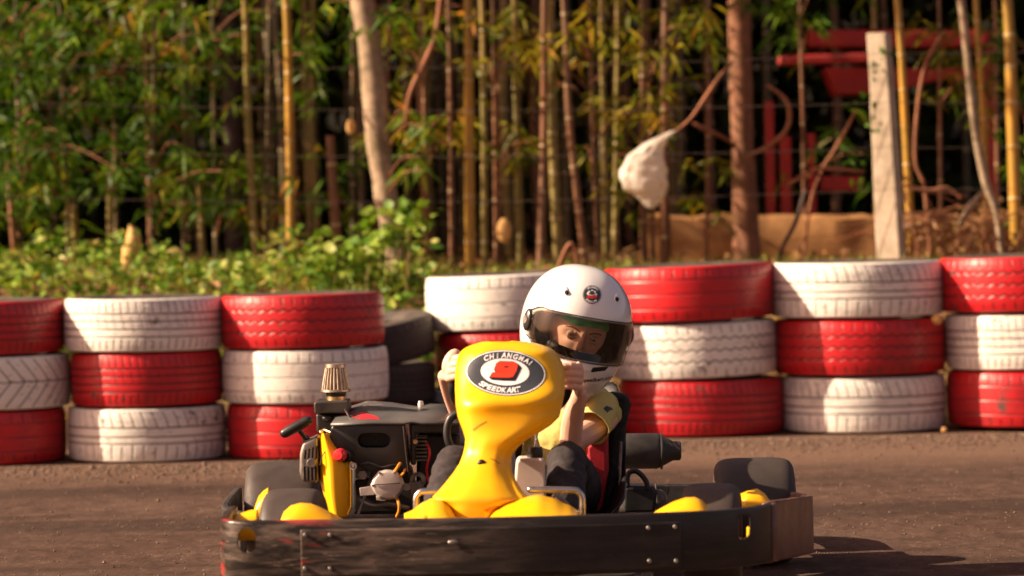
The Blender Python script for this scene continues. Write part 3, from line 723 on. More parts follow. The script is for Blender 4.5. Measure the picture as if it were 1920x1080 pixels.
# red frame, tan wall, fence, bag, husk
RFD = 18.6
rf = empty('red_rack', gz(P(1650, 400, RFD)), 'red painted steel rack standing behind the concrete fence post', 'steel rack')
def beam(x0, x1, y0, y1, D, name, th=.12, dz=0):
    MB().slab([(x0, y0), (x1, y0+dz), (x1, y1+dz), (x0, y1)], D, D+th).build(name, 'red_frame', rf, bevel=.012)
beam(1520, 1850, 56, 88, RFD, 'top_beam', .25); beam(1460, 1665, 104, 122, RFD-.25, 'front_beam', .08, -6)
MB().slab([(1548, 126), (1770, 128), (1762, 150), (1650, 176), (1568, 178)], RFD+.05, RFD+.4).build('side_panel', 'red_frame', rf, bevel=.012)
beam(1676, 1850, 128, 150, RFD+.05, 'lower_beam', .1)
for x0, x1, yt in ((1434, 1450, 190), (1462, 1482, 255), (1515, 1528, 250), (1842, 1862, 60)):
    a = P((x0+x1)/2, yt, RFD+.1); r_ = (x1-x0)/2*RFD/F
    MB().box(Vector((a.x, a.y, (a.z+gh(a.x, a.y))/2)), (2*r_, 2*r_, a.z-gh(a.x, a.y))).build('post', 'red_frame', rf, bevel=.006)
beam(1538, 1620, 330, 358, RFD+.1, 'foot_beam', .1)
mb = MB()
for x0, x1, yt in ((1205, 1252, 402), (1257, 1640, 403), (1646, 1960, 398)):
    q0 = P(x0, yt, 17.9); q1 = P(x1, yt, 17.9); nx_ = max(4, int((q1.x-q0.x)/.03)); rows = []
    for i_ in range(nx_+1):
        x_ = q0.x+(q1.x-q0.x)*i_/nx_; zt_ = q0.z+(q1.z-q0.z)*i_/nx_+.016*noise.noise(Vector((x_*5, 0, 3)))+.010*noise.noise(Vector((x_*19, 1, 0)))
        ring = [(17.9, .5), (17.9, .5+(zt_-.5)*.3), (17.9, .5+(zt_-.5)*.6), (17.9, zt_-.02), (17.925, zt_), (18.07, zt_), (18.1, zt_-.02), (18.1, .5)]
        rows.append([Vector((x_, y_+.022*noise.noise(Vector((x_*6, y_*3, z_*9))), z_)) for y_, z_ in ring])
    mb.grid(rows, True); mb.add(rows[0], [tuple(range(8))]); mb.add(rows[-1], [tuple(range(8))])
mb.build('low_wall', 'tan_wall', smooth=50, label='low rough tan wall behind the right tyre run', cat='wall')
ff = empty('wire_fence', gz(P(1670, 480, 16.1)), 'wire fence with one pale concrete post behind the right tyres', 'fence')
t = P(1649, 62, 16.1); b = P(1672, 500, 16.1); dn = (b-t).normalized(); wd_ = 46*16.1/F
ft = t+dn*((t.z-gh(b.x, 16.1)+.1)/-dn.z)
mb = MB(); rows = []
for k in range(13):
    q = t.lerp(ft, k/12); ww = wd_/2*(.80+.28*k/12)
    rows.append([q+Matrix.Rotation(R(-24), 3, 'Z') @ Vector((sx*ww, sy*.045, 0))+Vector((noise.noise(q*8+Vector((sx, 0, 0)))*.006, 0, 0)) for sx, sy in ((-1, -1), (1, -1), (1, 1), (-1, 1))])
mb.grid(rows, True); mb.add(rows[0], [(0, 1, 2, 3)]); fp = mb.build('post', 'concrete', ff, bevel=.008)
for kx, (yl, yr) in enumerate(((110, 95), (178, 192), (268, 275), (358, 352))):
    w3 = []
    for i in range(40):
        px = -120+i*56; yy = yl+(yr-yl)*(i/39)+26*math.sin(math.pi*min(1, max(0, px/1670)))*.6-(abs(px-1670) < 30)*2
        w3.append(P(px, yy+12-(px/1920)*10, 16.03))
    MB().tube(w3, .0013, 5, caps='flat').build('wire', 'wire', ff, fix=False)
ivy = [tuple(P(x+random.gauss(0, 7), y+random.gauss(0, 7), 15.98)) for x, y in ((1657, 98), (1644, 134), (1638, 236), (1622, 185), (1612, 340), (1600, 300)) for _ in range(7)]
n_ = len(ivy); dd = rng.normal(size=(n_, 3)); leaf_obj('vine_leaves', [leaves(np.array(ivy), dd, rng.uniform(.02, .04, n_), rng.uniform(.018, .03, n_), rnd=rng.uniform(0, .45, n_))], B, label='few small green vine leaves clinging to the concrete post', cat='vine')
mb = MB(); rows = []        # bag: thin crumpled film, narrow neck, wide belly, one hanging corner
BG = [(246, 1264, 3), (258, 1244, 11), (272, 1224, 20), (290, 1211, 33), (315, 1207, 42), (340, 1207, 45), (355, 1209, 40), (366, 1217, 27), (380, 1222, 16), (391, 1221, 5)]
for k in range(28):
    py = 246+145*k/27
    for (y0, c0, h0), (y1, c1, h1) in zip(BG, BG[1:]):
        if y0 <= py <= y1: f_ = (py-y0)/(y1-y0); cx = c0+(c1-c0)*f_; hw = h0+(h1-h0)*f_
    row = []
    for a in range(36):
        an = 2*math.pi*a/36; rr = 1+.16*noise.noise(Vector((math.cos(an)*2.2, math.sin(an)*2.2, py*.03)))+.26*noise.noise(Vector((math.cos(an)*6, math.sin(an)*6, py*.08))); q = P(cx+hw*rr*math.cos(an), py+6*noise.noise(Vector((a*.5, k*.3, 1))), 16.15)
        row.append(q+Vector((0, hw*rr*math.sin(an)*.55*16/F, 0)))
    rows.append(row)
mb.grid(rows, True); mb.add(rows[-1], [tuple(range(36))]); mb.build('plastic_bag', 'bag', subsurf=1, smooth=180, label='torn white plastic bag caught on a twig above the helmet', cat='bag')
mb = MB(); mb.tube([P(240, 500, 16.2), P(246, 470, 16.2), P(250, 445, 16.2), P(244, 424, 16.2)], [.03, .042, .035, .006], 12, sub=4)
mb.build('bamboo_husk', 'husk', label='pale dried bamboo husk standing in the weeds at left', cat='husk', smooth=60)
for (x, y, s_, lab) in ((658, 238, 9, 'small pinkish dry leaf hanging left of the pale trunk'), (945, 432, 14, 'curled brown dry leaf above the left side of the helmet')):
    MB().ell(P(x, y, 16.5), (s_*16.5/F, .01, s_*1.7*16.5/F), seg=10, rings=6).build('dry_leaf', 'husk', label=lab, cat='leaf')
for (x, y, r_, lab) in ((1757, 600, 10, 'pale stone wedged between the white and red tyres at right'), (1770, 806, 7, 'small yellow pebble at the foot of the right tyre stack')):
    mb = MB(); c_ = P(x, y, 14.1); mb.ell(c_, (r_*14.1/F, r_*14/F, r_*.8*14/F), seg=9, rings=6); mb.v = [v+Vector((noise.noise(v*60), 0, noise.noise(v*60+Vector((3, 3, 3)))))*.006 for v in mb.v]
    mb.build('stone', 'husk', label=lab, cat='stone', smooth=20)

# ground cover: weeds on the left bank, dry litter and grass on the right
def ground_pts(n, x0, x1, y0, y1):
    o = []
    for _ in range(n):
        x = random.uniform(x0, x1); y = random.uniform(y0, y1); o.append((x, y, gh(x, y)))
    return np.array(o)
q = ground_pts(6000, -3.4, -.35, 14.75, 16.7); ht = np.array([max(.0, .10+.26*noise.noise(Vector((a*2.6, b_*2.2, 5)))+.05*(a < -1.5)) for a, b_, _ in q])
q[:, 2] += rng.random(len(q))*ht
d = rng.normal(size=(len(q), 3)); d[:, 2] = np.abs(d[:, 2])*.6+.1
pc = [leaves(q, d, rng.uniform(.03, .085, len(q)), rng.uniform(.015, .045, len(q)))]
q = ground_pts(8000, -3.4, 3.4, 14.7, 17.2); d = rng.normal(size=(len(q), 3))*.35; d[:, 2] = 1
pc.append(leaves(q, d, rng.uniform(.06, .20, len(q))*np.where(q[:, 0] > -.3, .6, 1), rng.uniform(.004, .008, len(q)), rnd=rng.uniform(.4, 1, len(q))))
leaf_obj('ground_cover', pc, 'leaf_weed', kind='stuff', label='low green weeds and grass covering the bank behind the tyres', cat='weeds')
q = ground_pts(5200, -3.6, 3.6, 14.6, 19.5); q[:, 2] += .005+rng.random(len(q))**3*.05; d = rng.normal(size=(len(q), 3)); d[:, 2] *= .3
leaf_obj('leaf_litter', [leaves(q, d, rng.uniform(.04, .11, len(q)), rng.uniform(.012, .035, len(q)))], 'leaf_dry', kind='stuff', label='dry brown leaf litter on the bank under the bamboo', cat='leaf litter')
cs = [tuple(P(random.gauss(x, 26), random.gauss(y, 20), 15.6+random.gauss(0, .12))) for x, y, n in ((735, 425, 26), (690, 460, 26), (650, 490, 22), (600, 500, 16), (770, 415, 8)) for _ in range(n)]
n_ = len(cs)*3; bs = np.repeat(np.array(cs), 3, 0)+rng.normal(size=(n_, 3))*.02; dd = rng.normal(size=(n_, 3)); dd[:, 2] = abs(dd[:, 2])*.3
rt = empty('weed_shrub', gz(P(720, 500, 15.6)), 'tall broad-leaved green weed in front of the pale trunk', 'weed')
leaf_obj('foliage', [leaves(bs, dd, rng.uniform(.05, .09, n_), rng.uniform(.035, .06, n_), rnd=rng.uniform(.2, .8, n_))], 'leaf_weed', rt)
mb = MB()
for c_ in cs[::9]: mb.tube([gz(Vector(c_)+Vector((-.03, 0, 0))), c_], [.006, .003], 6, caps='flat')
mb.build('stem', 'bam_olive', rt, fix=False)
rt = empty('vine_shrub', gz(P(1730, 470, 16.0)), 'tangle of dry brown vines right of the concrete post', 'vines')
mb = MB()
for i in range(34):
    x = random.uniform(1660, 1900); y = random.uniform(380, 480); a = P(x, y, 16.1+random.random()*.5)
    mb.tube([gz(a), a+Vector((random.gauss(0, .05), 0, -.05)), a+Vector((random.gauss(0, .12), 0, random.uniform(-.05, .1))), a+Vector((random.gauss(0, .25), 0, random.uniform(-.1, .06)))], [.006, .005, .004, .002], 5, caps='flat', sub=4)
mb.build('stem', 'twig', rt, fix=False)
cs = [tuple(P(random.uniform(1660, 1940), random.uniform(400, 490), 16.3+random.random()*.5)) for _ in range(130)]
leaf_obj('foliage', [sprays(cs, .03, 5, (.03, .07), (.012, .03))], 'leaf_dry', rt)

# ================================================================== go-kart
kart = empty('go_kart', (0, 8.7, 0), 'yellow and black rental go-kart driven towards the viewer', 'go-kart')

def band(path, z0, z1, th, name, mat, parent, bev=.006, drop=0, y0=8.2):
    """upright band following plan points (x, y), z0..z1, thickness th"""
    pts = [Vector((a, b, 0)) for a, b in path]; sm = []
    for i in range(len(pts)-1):
        p0 = pts[max(i-1, 0)]; p1 = pts[i]; p2 = pts[i+1]; p3 = pts[min(i+2, len(pts)-1)]
        for k in range(8):
            t = k/8; sm.append(.5*((2*p1)+(p2-p0)*t+(2*p0-5*p1+4*p2-p3)*t*t+(3*p1-p0-3*p2+p3)*t**3))
    sm.append(pts[-1]); mb = MB(); rows = []
    for i, p in enumerate(sm):
        t = (sm[min(i+1, len(sm)-1)]-sm[max(i-1, 0)]).normalized(); nrm = Vector((t.y, -t.x, 0))
        dz = -drop*max(0, p.y-y0); rows.append([p+Vector((0, 0, z0+dz)), p+Vector((0, 0, z1+dz)), p-nrm*th+Vector((0, 0, z1+dz)), p-nrm*th+Vector((0, 0, z0+dz))])
    mb.grid(rows, True); mb.add(rows[0], [(3, 2, 1, 0)]); mb.add(rows[-1], [(0, 1, 2, 3)])
    return mb.build(name, mat, parent, bevel=bev, smooth=35)
def X(px, D): return (px-960)/F*D+(1000-540)*.021*D/F*-0
def xy(px, D, py=1020):
    p = P(px, py, D); return (p.x, D)
ZB, ZT = .122, .254
fb = band([xy(430, 8.35), xy(417, 8.15), xy(415, 8.02), xy(440, 7.95), xy(560, 7.925), xy(960, 7.89), xy(1280, 7.93), xy(1390, 7.99), xy(1440, 8.07), xy(1462, 8.17)], ZB, ZT, .022, 'front_bumper', 'bumper', kart)
apply_mods(fb)
carve(fb, MB().slab(stadium(447, 1034, 36, 50), 7.7, 8.3)); carve(fb, MB().slab(stadium(1412, 1012, 26, 48), 7.7, 8.3))
# raised face plate over the middle of the bumper
fpz = band([xy(563, 7.916), xy(760, 7.898), xy(960, 7.882), xy(1120, 7.900), xy(1278, 7.921)], ZB+.006, ZT-.020, .012, 'face_plate', 'bumper', fb, .004)
for px, py in ((572, 1003), (619, 1003), (572, 1066), (619, 1066), (1216, 990), (1266, 988), (1218, 1052), (1268, 1052)):
    c_ = P(px, py, 7.89+.02*abs(px-960)/400*1.0)
    MB().lathe([(0, -.003), (.0032, -.003), (.0046, -.001), (.0046, .012)], c_, (0, 1, 0), 14).build('bolt', 'dull_steel', fb, smooth=30)
for px, py in ((850, 1017),):
    MB().ell(P(px, py, 7.884), (.012, .003, .006), seg=12, rings=6).build('dent_scar', 'dull_steel', fb)
band([xy(462, 8.6, 950), xy(432, 8.75, 950), xy(436, 9.0, 950), xy(455, 9.35, 950)], .10, .218, .02, 'side_bumper', 'black_dusty', kart)
sb = band([xy(1444, 8.15), xy(1468, 8.26), xy(1500, 8.45), xy(1524, 8.62), xy(1522, 8.75), xy(1500, 9.05), xy(1484, 9.45)], .112, .252, .02, 'side_bumper', 'bumper_brown', kart, drop=.062)
apply_mods(sb); carve(sb, MB().slab(stadium(1457, 1008, 10, 48), 8.0, 8.5))
band([xy(470, 9.55), xy(560, 9.85), xy(960, 9.95), xy(1300, 9.93), xy(1440, 9.8), xy(1480, 9.5)], .06, .155, .02, 'rear_bumper', 'black', kart)
MB().slab([(1402, 990), (1416, 990), (1416, 1032), (1402, 1032)], 8.06, 8.10).build('bracket', 'yellow', kart, bevel=.003)
MB().tube([P(1420, 985, 8.12), P(1426, 1010, 8.12), P(1422, 1036, 8.12), P(1400, 1040, 8.12)], .004, 8, sub=4).build('stay', 'chrome', kart)

c0 = P(1447, 1010, 8.115); MB().lathe([(.0, ZB-.002), (.014, ZB), (.0155, ZB+.004), (.0155, ZT-.006), (.012, ZT-.001), (0, ZT)], (c0.x, c0.y, 0), (0, 0, 1), 24).build('corner_sleeve', 'bumper_brown', kart, smooth=40)
# chassis: floor tray and tubes
mb = MB(); mb.box((.0, 8.75, .055), (.62, 1.15, .006)); mb.build('floor_tray', 'black_dusty', kart, bevel=.002)
for sx in (-.30, .30):
    MB().tube([(sx*.9, 8.02, .09), (sx, 8.3, .07), (sx*1.1, 9.0, .07), (sx, 9.85, .12)], .015, 10, sub=5).build('frame_tube', 'black', kart)
MB().tube([(-.50, 8.45, .13), (.46, 8.45, .13)], .015, 10).build('front_axle', 'dull_steel', kart)
MB().tube([(-.62, 9.28, .14), (.66, 9.28, .14)], .02, 12).build('rear_axle', 'dull_steel', kart)

# wheels
def wheel(cx, D, rr, wd, zoff=0, yaw=0, label=None):
    p = Vector((cx, D, rr+zoff)); ax = Vector((math.cos(yaw), math.sin(yaw), 0))
    root = bpy.data.objects.new('wheel', None); COL.objects.link(root); root.parent = kart; root.location = p-wloc(kart); WL[root.name] = p
    h = wd/2; mb = MB()
    prof = [(rr*.50, -h*.82), (rr*.56, -h*.95), (rr*.70, -h*1.0), (rr*.84, -h*.985), (rr*.93, -h*.90), (rr*.975, -h*.76), (rr*.993, -h*.55), (rr, 0), (rr*.993, h*.55), (rr*.975, h*.76), (rr*.93, h*.90), (rr*.84, h*.985), (rr*.70, h), (rr*.56, h*.95), (rr*.50, h*.82)]
    mb.lathe(prof, p, ax, 64); mb.build('tyre', 'wheel_rubber', root, subsurf=1, smooth=180)
    mb = MB(); mb.lathe([(.02, -h*.3), (rr*.30, -h*.3), (rr*.42, -h*.55), (rr*.44, -h*.86), (rr*.52, -h*.88), (rr*.50, -h*.6), (rr*.50, h*.6), (rr*.52, h*.88), (rr*.44, h*.86), (rr*.42, h*.55), (rr*.30, h*.3), (.02, h*.3)], p, ax, 48)
    mb.build('rim', 'rim', root, smooth=35); return root
def wx(px, py, D): return P(px, py, D).x
wheel(wx(551, 940, 8.45), 8.45, .142, .142, 0, R(-6)); wheel(wx(1334, 940, 8.45), 8.45, .138, .138, 0, R(-6))
wheel(wx(533, 930, 9.22), 9.22, .147, .195); wheel(wx(1414, 930, 9.22), 9.22, .139, .205)

# ---------------- yellow front panel
def outline(rows, y):
    for (y0, a0, b0), (y1, a1, b1) in zip(rows, rows[1:]):
        if y0 <= y <= y1:
            t = (y-y0)/(y1-y0); return a0+(a1-a0)*t, b0+(b1-b0)*t
    return rows[-1][1:]
PR = [(640.5, 922, 958), (642, 905, 986), (646, 890, 1008), (652, 876, 1026), (660, 865, 1039), (670, 858, 1048), (685, 854, 1056), (705, 852, 1061), (735, 852, 1060), (762, 853, 1056), (785, 857, 1050), (800, 863, 1034), (812, 868, 1015), (826, 872, 990), (840, 871, 972), (856, 867, 961), (872, 861, 957), (890, 849, 961), (905, 837, 968), (922, 823, 978), (936, 809, 991), (938, 808, 992), (944, 830, 968), (951, 842, 947), (960, 848, 931), (974, 852, 925)]
def fd(y):      # depth of the panel's front line along its height
    return 8.31+.10*smooth(800, 640, y)**1.0+.05*smooth(665, 640, y)-.105*smooth(840, 960, y)
rows = []; ny = 76
yl = sorted([640.5+(974-640.5)*(i/ny) for i in range(ny+1)]+[641.2, 642, 643, 645, 647])
for y in yl:
    a, b_ = outline(PR, y); Df = fd(y); row = []
    dep = .055+.06*smooth(840, 760, y)+.02*smooth(700, 660, y); dep *= (.35+.65*smooth(640, 668, y))
    ridge = .012*smooth(790, 830, y)*(1-smooth(930, 956, y))
    nc = 40
    for k in range(nc+1):
        s_ = -1+2*k/nc
        th_ = s_*math.pi/2; sx = math.copysign(abs(math.sin(th_))**.62, th_); cy = 1-abs(math.cos(th_))**.55
        sy = -ridge*math.exp(-((s_-.05)/.25)**2)
        # bottom lip of the badge shield: it swells out over the waist
        sw = -.020*math.exp(-((y-750+14*s_)/20)**2)*math.cos(th_)**.7
        # shadowed crease running down the right-hand flank
        sy += .006*math.exp(-((s_-.52)/.10)**2)*smooth(760, 800, y)
        D_ = Df+dep*cy+sy+sw
        row.append(P((a+b_)/2+(b_-a)/2*sx, y, Df)+Vector((0, D_-Df, 0)))
    rows.append(row)
mb = MB(); mb.grid(rows)
panel = mb.build('front_panel', 'yellow', kart, solid=.004, smooth=60)
# lower nose cone: low winged hump
NR = [(946, 986, 1000)]
mb = MB(); rows = []
xs_ = [758+(1088-758)*i/48 for i in range(49)]
def top_y(x):
    pts = [(758, 970), (770, 965), (795, 948), (812, 940), (828, 941), (842, 952), (856, 974), (915, 976), (930, 960), (955, 946), (985, 938), (1010, 934), (1035, 940), (1065, 953), (1088, 966)]
    for (x0, y0), (x1, y1) in zip(pts, pts[1:]):
        if x0 <= x <= x1: t = (x-x0)/(x1-x0); t = t*t*(3-2*t)*.5+t*.5; return y0+(y1-y0)*t
    return 968
for k in range(15):
    t = k/14; row = []
    for x in xs_:
        ty = top_y(x); D0 = 8.08+.22*t
        yy = 985+(ty-985)*math.sin(min(1, t*1.25)*math.pi/2) if t < .8 else ty
        q = P(x, yy, 8.15); z = q.z-(0 if t < .8 else (t-.8)*.25)
        row.append(Vector((q.x*D0/8.15, D0, z)))
    rows.append(row)
mb.grid(rows); nose = mb.build('nose_cone', 'yellow', kart, solid=.004, smooth=60)
MB().box(P(797, 978, 7.95), (.008, .09, .022)).build('strap', 'yellow', nose, bevel=.002)
MB().lathe([(0, -.002), (.006, -.003), (.010, 0), (.010, .006)], P(903, 870, fd(870)-.012)+Vector((0, .004, 0)), (0, 1, .1), 18).build('rivet', 'black', panel)
# small side fairings
def fairing(pts, D, dep, seg=14):
    """swept hump: pts = (px, top py) silhouettes at depth D"""
    mb = MB(); rows = []
    for k in range(seg+1):
        t = k/seg; a = math.pi*t; row = []
        for x, y in pts:
            q = P(x, y, D); zz = .185+(q.z-.185)*(math.sin(a)**.55 if 0 < t < 1 else 0)
            row.append(Vector((q.x, D+dep*(-math.cos(a))/2, zz)))
        rows.append(row)
    mb.grid(rows); return mb.build('side_fairing', 'yellow', kart, solid=.004, smooth=60)
fairing([(526, 975), (532, 960), (545, 948), (562, 943), (582, 944), (600, 951), (620, 961), (642, 973)], 8.19, .14)
fairing([(1222, 964), (1240, 953), (1262, 941), (1285, 933), (1303, 932), (1316, 937), (1324, 946), (1328, 962)], 8.19, .14)
fairing([(474, 975), (478, 950), (485, 930), (494, 920), (503, 914), (506, 945), (507, 975)], 8.68, .10)
fairing([(420, 972), (445, 964), (470, 956), (482, 955), (484, 970)], 8.26, .10)
fairing([(1388, 925), (1400, 920), (1420, 916), (1434, 925), (1442, 936), (1444, 948)], 8.72, .12)

# ---------------- decals
def tri_grid(poly, step=3.0):
    """triangulate polygon (px) finely enough to hug a curved surface"""
    b = bmesh.new(); vs = [b.verts.new((x, y, 0)) for x, y in poly]; f = b.faces.new(vs)
    bmesh.ops.triangulate(b, faces=[f])
    for _ in range(4):
        es = [e for e in b.edges if e.calc_length() > step]
        if not es: break
        bmesh.ops.subdivide_edges(b, edges=es, cuts=1); bmesh.ops.triangulate(b, faces=b.faces[:])
    b.verts.index_update(); r_ = ([(v.co.x, v.co.y) for v in b.verts], [tuple(v.index for v in f.verts) for f in b.faces]); b.free(); return r_
def ring_grid(cx, cy, a1, b1, a0, b0, rot, n=72, m=5):
    vs = []; fs = []
    for i in range(m+1):
        t = i/m; a = a0+(a1-a0)*t; b = b0+(b1-b0)*t
        for k in range(n):
            th = 2*math.pi*k/n; x = a*math.cos(th); y = -b*math.sin(th)
            vs.append((cx+x*math.cos(rot)-y*math.sin(rot), cy+x*math.sin(rot)+y*math.cos(rot)))
    for i in range(m):
        for k in range(n): k2 = (k+1) % n; fs.append((i*n+k, i*n+k2, (i+1)*n+k2, (i+1)*n+k))
    return vs, fs
def glyphs(ch, offset=.03, shear=0.0):
    cu = bpy.data.curves.new('glyph', 'FONT'); cu.body = ch; cu.size = 1; cu.offset = offset; cu.shear = shear; cu.resolution_u = 3
    o = bpy.data.objects.new('glyph', cu); COL.objects.link(o); dg = bpy.context.evaluated_depsgraph_get(); dg.update()
    me = o.evaluated_get(dg).to_mesh(); vs = [(v.co.x, v.co.y) for v in me.vertices]; fs = [tuple(p.vertices) for p in me.polygons]
    bpy.data.objects.remove(o); x0 = min(v[0] for v in vs); x1 = max(v[0] for v in vs)
    return [(x-x0, y) for x, y in vs], fs, x1-x0
class Decal:
    def __init__(s, target): s.t = bvh_of(target); s.mb = MB(); s.mats = []; s.parent = target
    def put(s, vf, mat, layer):
        vs, fs = vf
        if mat not in s.mats: s.mats.append(mat)
        s.mb.cur = s.mats.index(mat); out = [cast(s.t, x, y, .0005+.0005*layer) for x, y in vs]
        ok = [f for f in fs if all(out[i] is not None for i in f)]
        out = [p or Vector((0, 8, 0)) for p in out]
        used = sorted({i for f in ok for i in f}); mp = {i: k for k, i in enumerate(used)}
        s.mb.add([out[i] for i in used], [tuple(mp[i] for i in f) for f in ok]); return s
    def build(s, name): return s.mb.build(name, s.mats, s.parent, fix=False, smooth=180)
    def arc_text(s, txt, cx, cy, a, b, rot, th0, th1, hgt, wid, mat, layer, inward=False, shear=.15, off=.035):
        n = len(txt)
        for i, ch in enumerate(txt):
            th = th0+(th1-th0)*(i+.5)/n
            ex, ey = a*math.cos(th), -b*math.sin(th)
            tx, ty = -a*math.sin(th), -b*math.cos(th)
            if not inward: tx, ty = -tx, -ty      # run left to right over the top
            L_ = math.hypot(tx, ty); tx /= L_; ty /= L_; nx, ny = ty, -tx
            vs, fs, wdt = glyphs(ch, off, shear); out = []
            for x, y in vs:
                u = (x/wdt-.5)*wid*(.32 if ch == 'I' else 1); v = (y/.7-.5)*hgt
                qx = ex+tx*u+nx*v; qy = ey+ty*u+ny*v
                out.append((cx+qx*math.cos(rot)-qy*math.sin(rot), cy+qx*math.sin(rot)+qy*math.cos(rot)))
            s.put((out, fs), mat, layer)
rt_ = R(3.5)
dc = Decal(panel)
dc.put(ring_grid(948, 699.5, 76, 43, .1, .1, rt_, 72, 12), 'black_print', 0)
dc.put(ring_grid(948, 699.5, 74.5, 41.6, 72.3, 40.0, rt_), 'white_print', 1)
dc.put(ring_grid(948, 699.5, 72.3, 40.0, 44, 25, rt_, 72, 9), 'dark_print', 1)
dc.put(ring_grid(947, 698, 45.5, 25.3, .1, .1, rt_, 72, 8), 'white_print', 2)
dc.arc_text('CHIANGMAI', 948, 699.5, 60, 32.5, rt_, R(134), R(35), 9.2, 9.8, 'white_print', 3, False, .2, .035)
dc.arc_text('SPEEDKART', 948, 699.5, 60, 33, rt_, R(220), R(300), 9.2, 9.4, 'white_print', 3, True, .2, .035)
def z7(pts): return [(840+x/6.75, 620+y/6.75) for x, y in pts]
dc.put(tri_grid(z7([(582, 500), (610, 420), (655, 388), (835, 396), (890, 430), (928, 475), (905, 530), (850, 642), (700, 640), (550, 628), (520, 602), (560, 536), (600, 530)])), 'black_print', 4)
dc.put(tri_grid(z7([(592, 505), (616, 428), (660, 396), (832, 404), (884, 440), (868, 515), (822, 592), (765, 604), (538, 598), (566, 545), (700, 542), (722, 528), (620, 524)])), 'red_print', 5)
dc.put(tri_grid(z7([(705, 474), (722, 458), (766, 456), (752, 472)])), 'black_print', 6)
dc.build('badge')
# scuffs on the panel
dc = Decal(panel)
dc.put(tri_grid([(886, 805), (900, 795), (912, 789), (913, 791), (900, 799), (888, 808)]), 'scuff', 0)
dc.put(tri_grid([(919, 859), (928, 861), (938, 869), (936, 870), (926, 864), (918, 861)]), 'scuff', 0)
dc.put(tri_grid([(908, 957), (918, 951), (930, 948), (940, 950), (930, 954), (914, 961)]), 'scuff', 0)
dc.build('scuff_marks')

# ---------------- steering wheel and column
SW = P(957, 728, 8.68); U_ = Vector((1, 0, 0)); V_ = Vector((0, -.76, .65)).normalized(); RW = .138
stw = MB(); stw.tube([SW+(U_*math.cos(a)+V_*math.sin(a)*.93)*RW for a in [2*math.pi*k/48 for k in range(48)]]+[SW+U_*RW+V_*.004], .0135, 14, caps=None)
stw = stw.build('steering_wheel', 'black', kart, smooth=60)
mb = MB()
for a in (R(0), R(180), R(270)): mb.tube([SW+Vector((0, -.02, -.03)), SW+(U_*math.cos(a)+V_*math.sin(a)*.93)*RW], .009, 8)
mb.build('spokes', 'dull_steel', stw); MB().tube([SW+Vector((0, -.01, -.02)), P(957, 930, 8.35)], .011, 10).build('steering_column', 'dull_steel', kart)

# ---------------- seat
def seat():
    mb = MB(); rows = []
    # rows run from the front lip of the pan, back and up the backrest; across from left to right
    spine = [(8.78, .13), (8.88, .10), (9.0, .10), (9.08, .16), (9.13, .26), (9.17, .38), (9.21, .475)]
    hw = [.15, .155, .16, .165, .165, .16, .15]; rise = [.10, .14, .20, .20, .15, .11, .06]
    cx = P(1045, 860, 9.0).x
    for (D, z), w_, rs in zip(spine, hw, rise):
        row = []
        for k in range(17):
            s_ = -1+k/8; e = abs(s_)**3
            row.append(Vector((cx+w_*s_*(1.0 if abs(s_) < .9 else 1.05), D-rs*.8*e*(1 if z > .2 else .2), z+rs*.9*e*(1 if z < .3 else .35))))
        rows.append(row)
    mb.grid(rows); return mb
st = seat().build('seat', 'black', kart, solid=.012, subsurf=1, smooth=180)
MB().slab([(1096, 838), (1140, 800), (1142, 880), (1128, 958), (1108, 962), (1102, 900)], 8.93, 9.02).build('cushion', 'red_seat', st, bevel=.012)
MB().slab([(1132, 742), (1150, 736), (1178, 740), (1184, 760), (1174, 800), (1166, 880), (1162, 962), (1126, 962), (1136, 880), (1146, 800)], 8.98, 9.06).build('side_bolster', 'cloth_black', st, bevel=.015)
MB().tube([P(1164, 830, 8.94), P(1162, 900, 8.94), P(1158, 965, 8.94)], .004, 8).build('seat_stay', 'dull_steel', st)

# ---------------- silver guard hoops beside the nose
MB().tube([P(782, 985, 8.30), P(780, 940, 8.30), P(785, 926, 8.30), P(798, 921, 8.30), P(850, 921, 8.30)], .0075, 12, sub=5).build('pedal_hoop', 'chrome', kart)
MB().tube([P(994, 918, 8.27), P(1070, 919, 8.27), P(1085, 923, 8.27), P(1092, 938, 8.27), P(1092, 985, 8.27)], .0078, 12, sub=5).build('pedal_hoop', 'chrome', kart)
MB().tube([P(1042, 926, 8.33), P(1060, 942, 8.33), P(1074, 960, 8.33)], .005, 8).build('pedal_stay', 'dull_steel', kart)
# fuel tank
mb = MB(); mb.slab([(968, 866), (974, 860), (1016, 860), (1022, 867), (1024, 935), (1020, 975), (966, 975), (965, 900)], 8.50, 8.60)
tk = mb.build('fuel_tank', 'tank', kart, bevel=.012); MB().lathe([(0, .026), (.017, .026), (.019, .02), (.019, 0), (.016, -.004)], P(1003, 858, 8.55), (0, 0, 1), 20).build('cap', 'black', tk)
MB().tube([P(1003, 842, 8.55), P(1005, 826, 8.56), P(1002, 800, 8.60)], .003, 8).build('breather_pipe', 'chrome', tk)
mb = MB(); mb.tube([P(966, 972, 8.47), P(963, 900, 8.47), P(961, 862, 8.49)], .004, 8); mb.build('fuel_hose', 'orange_hose', tk)

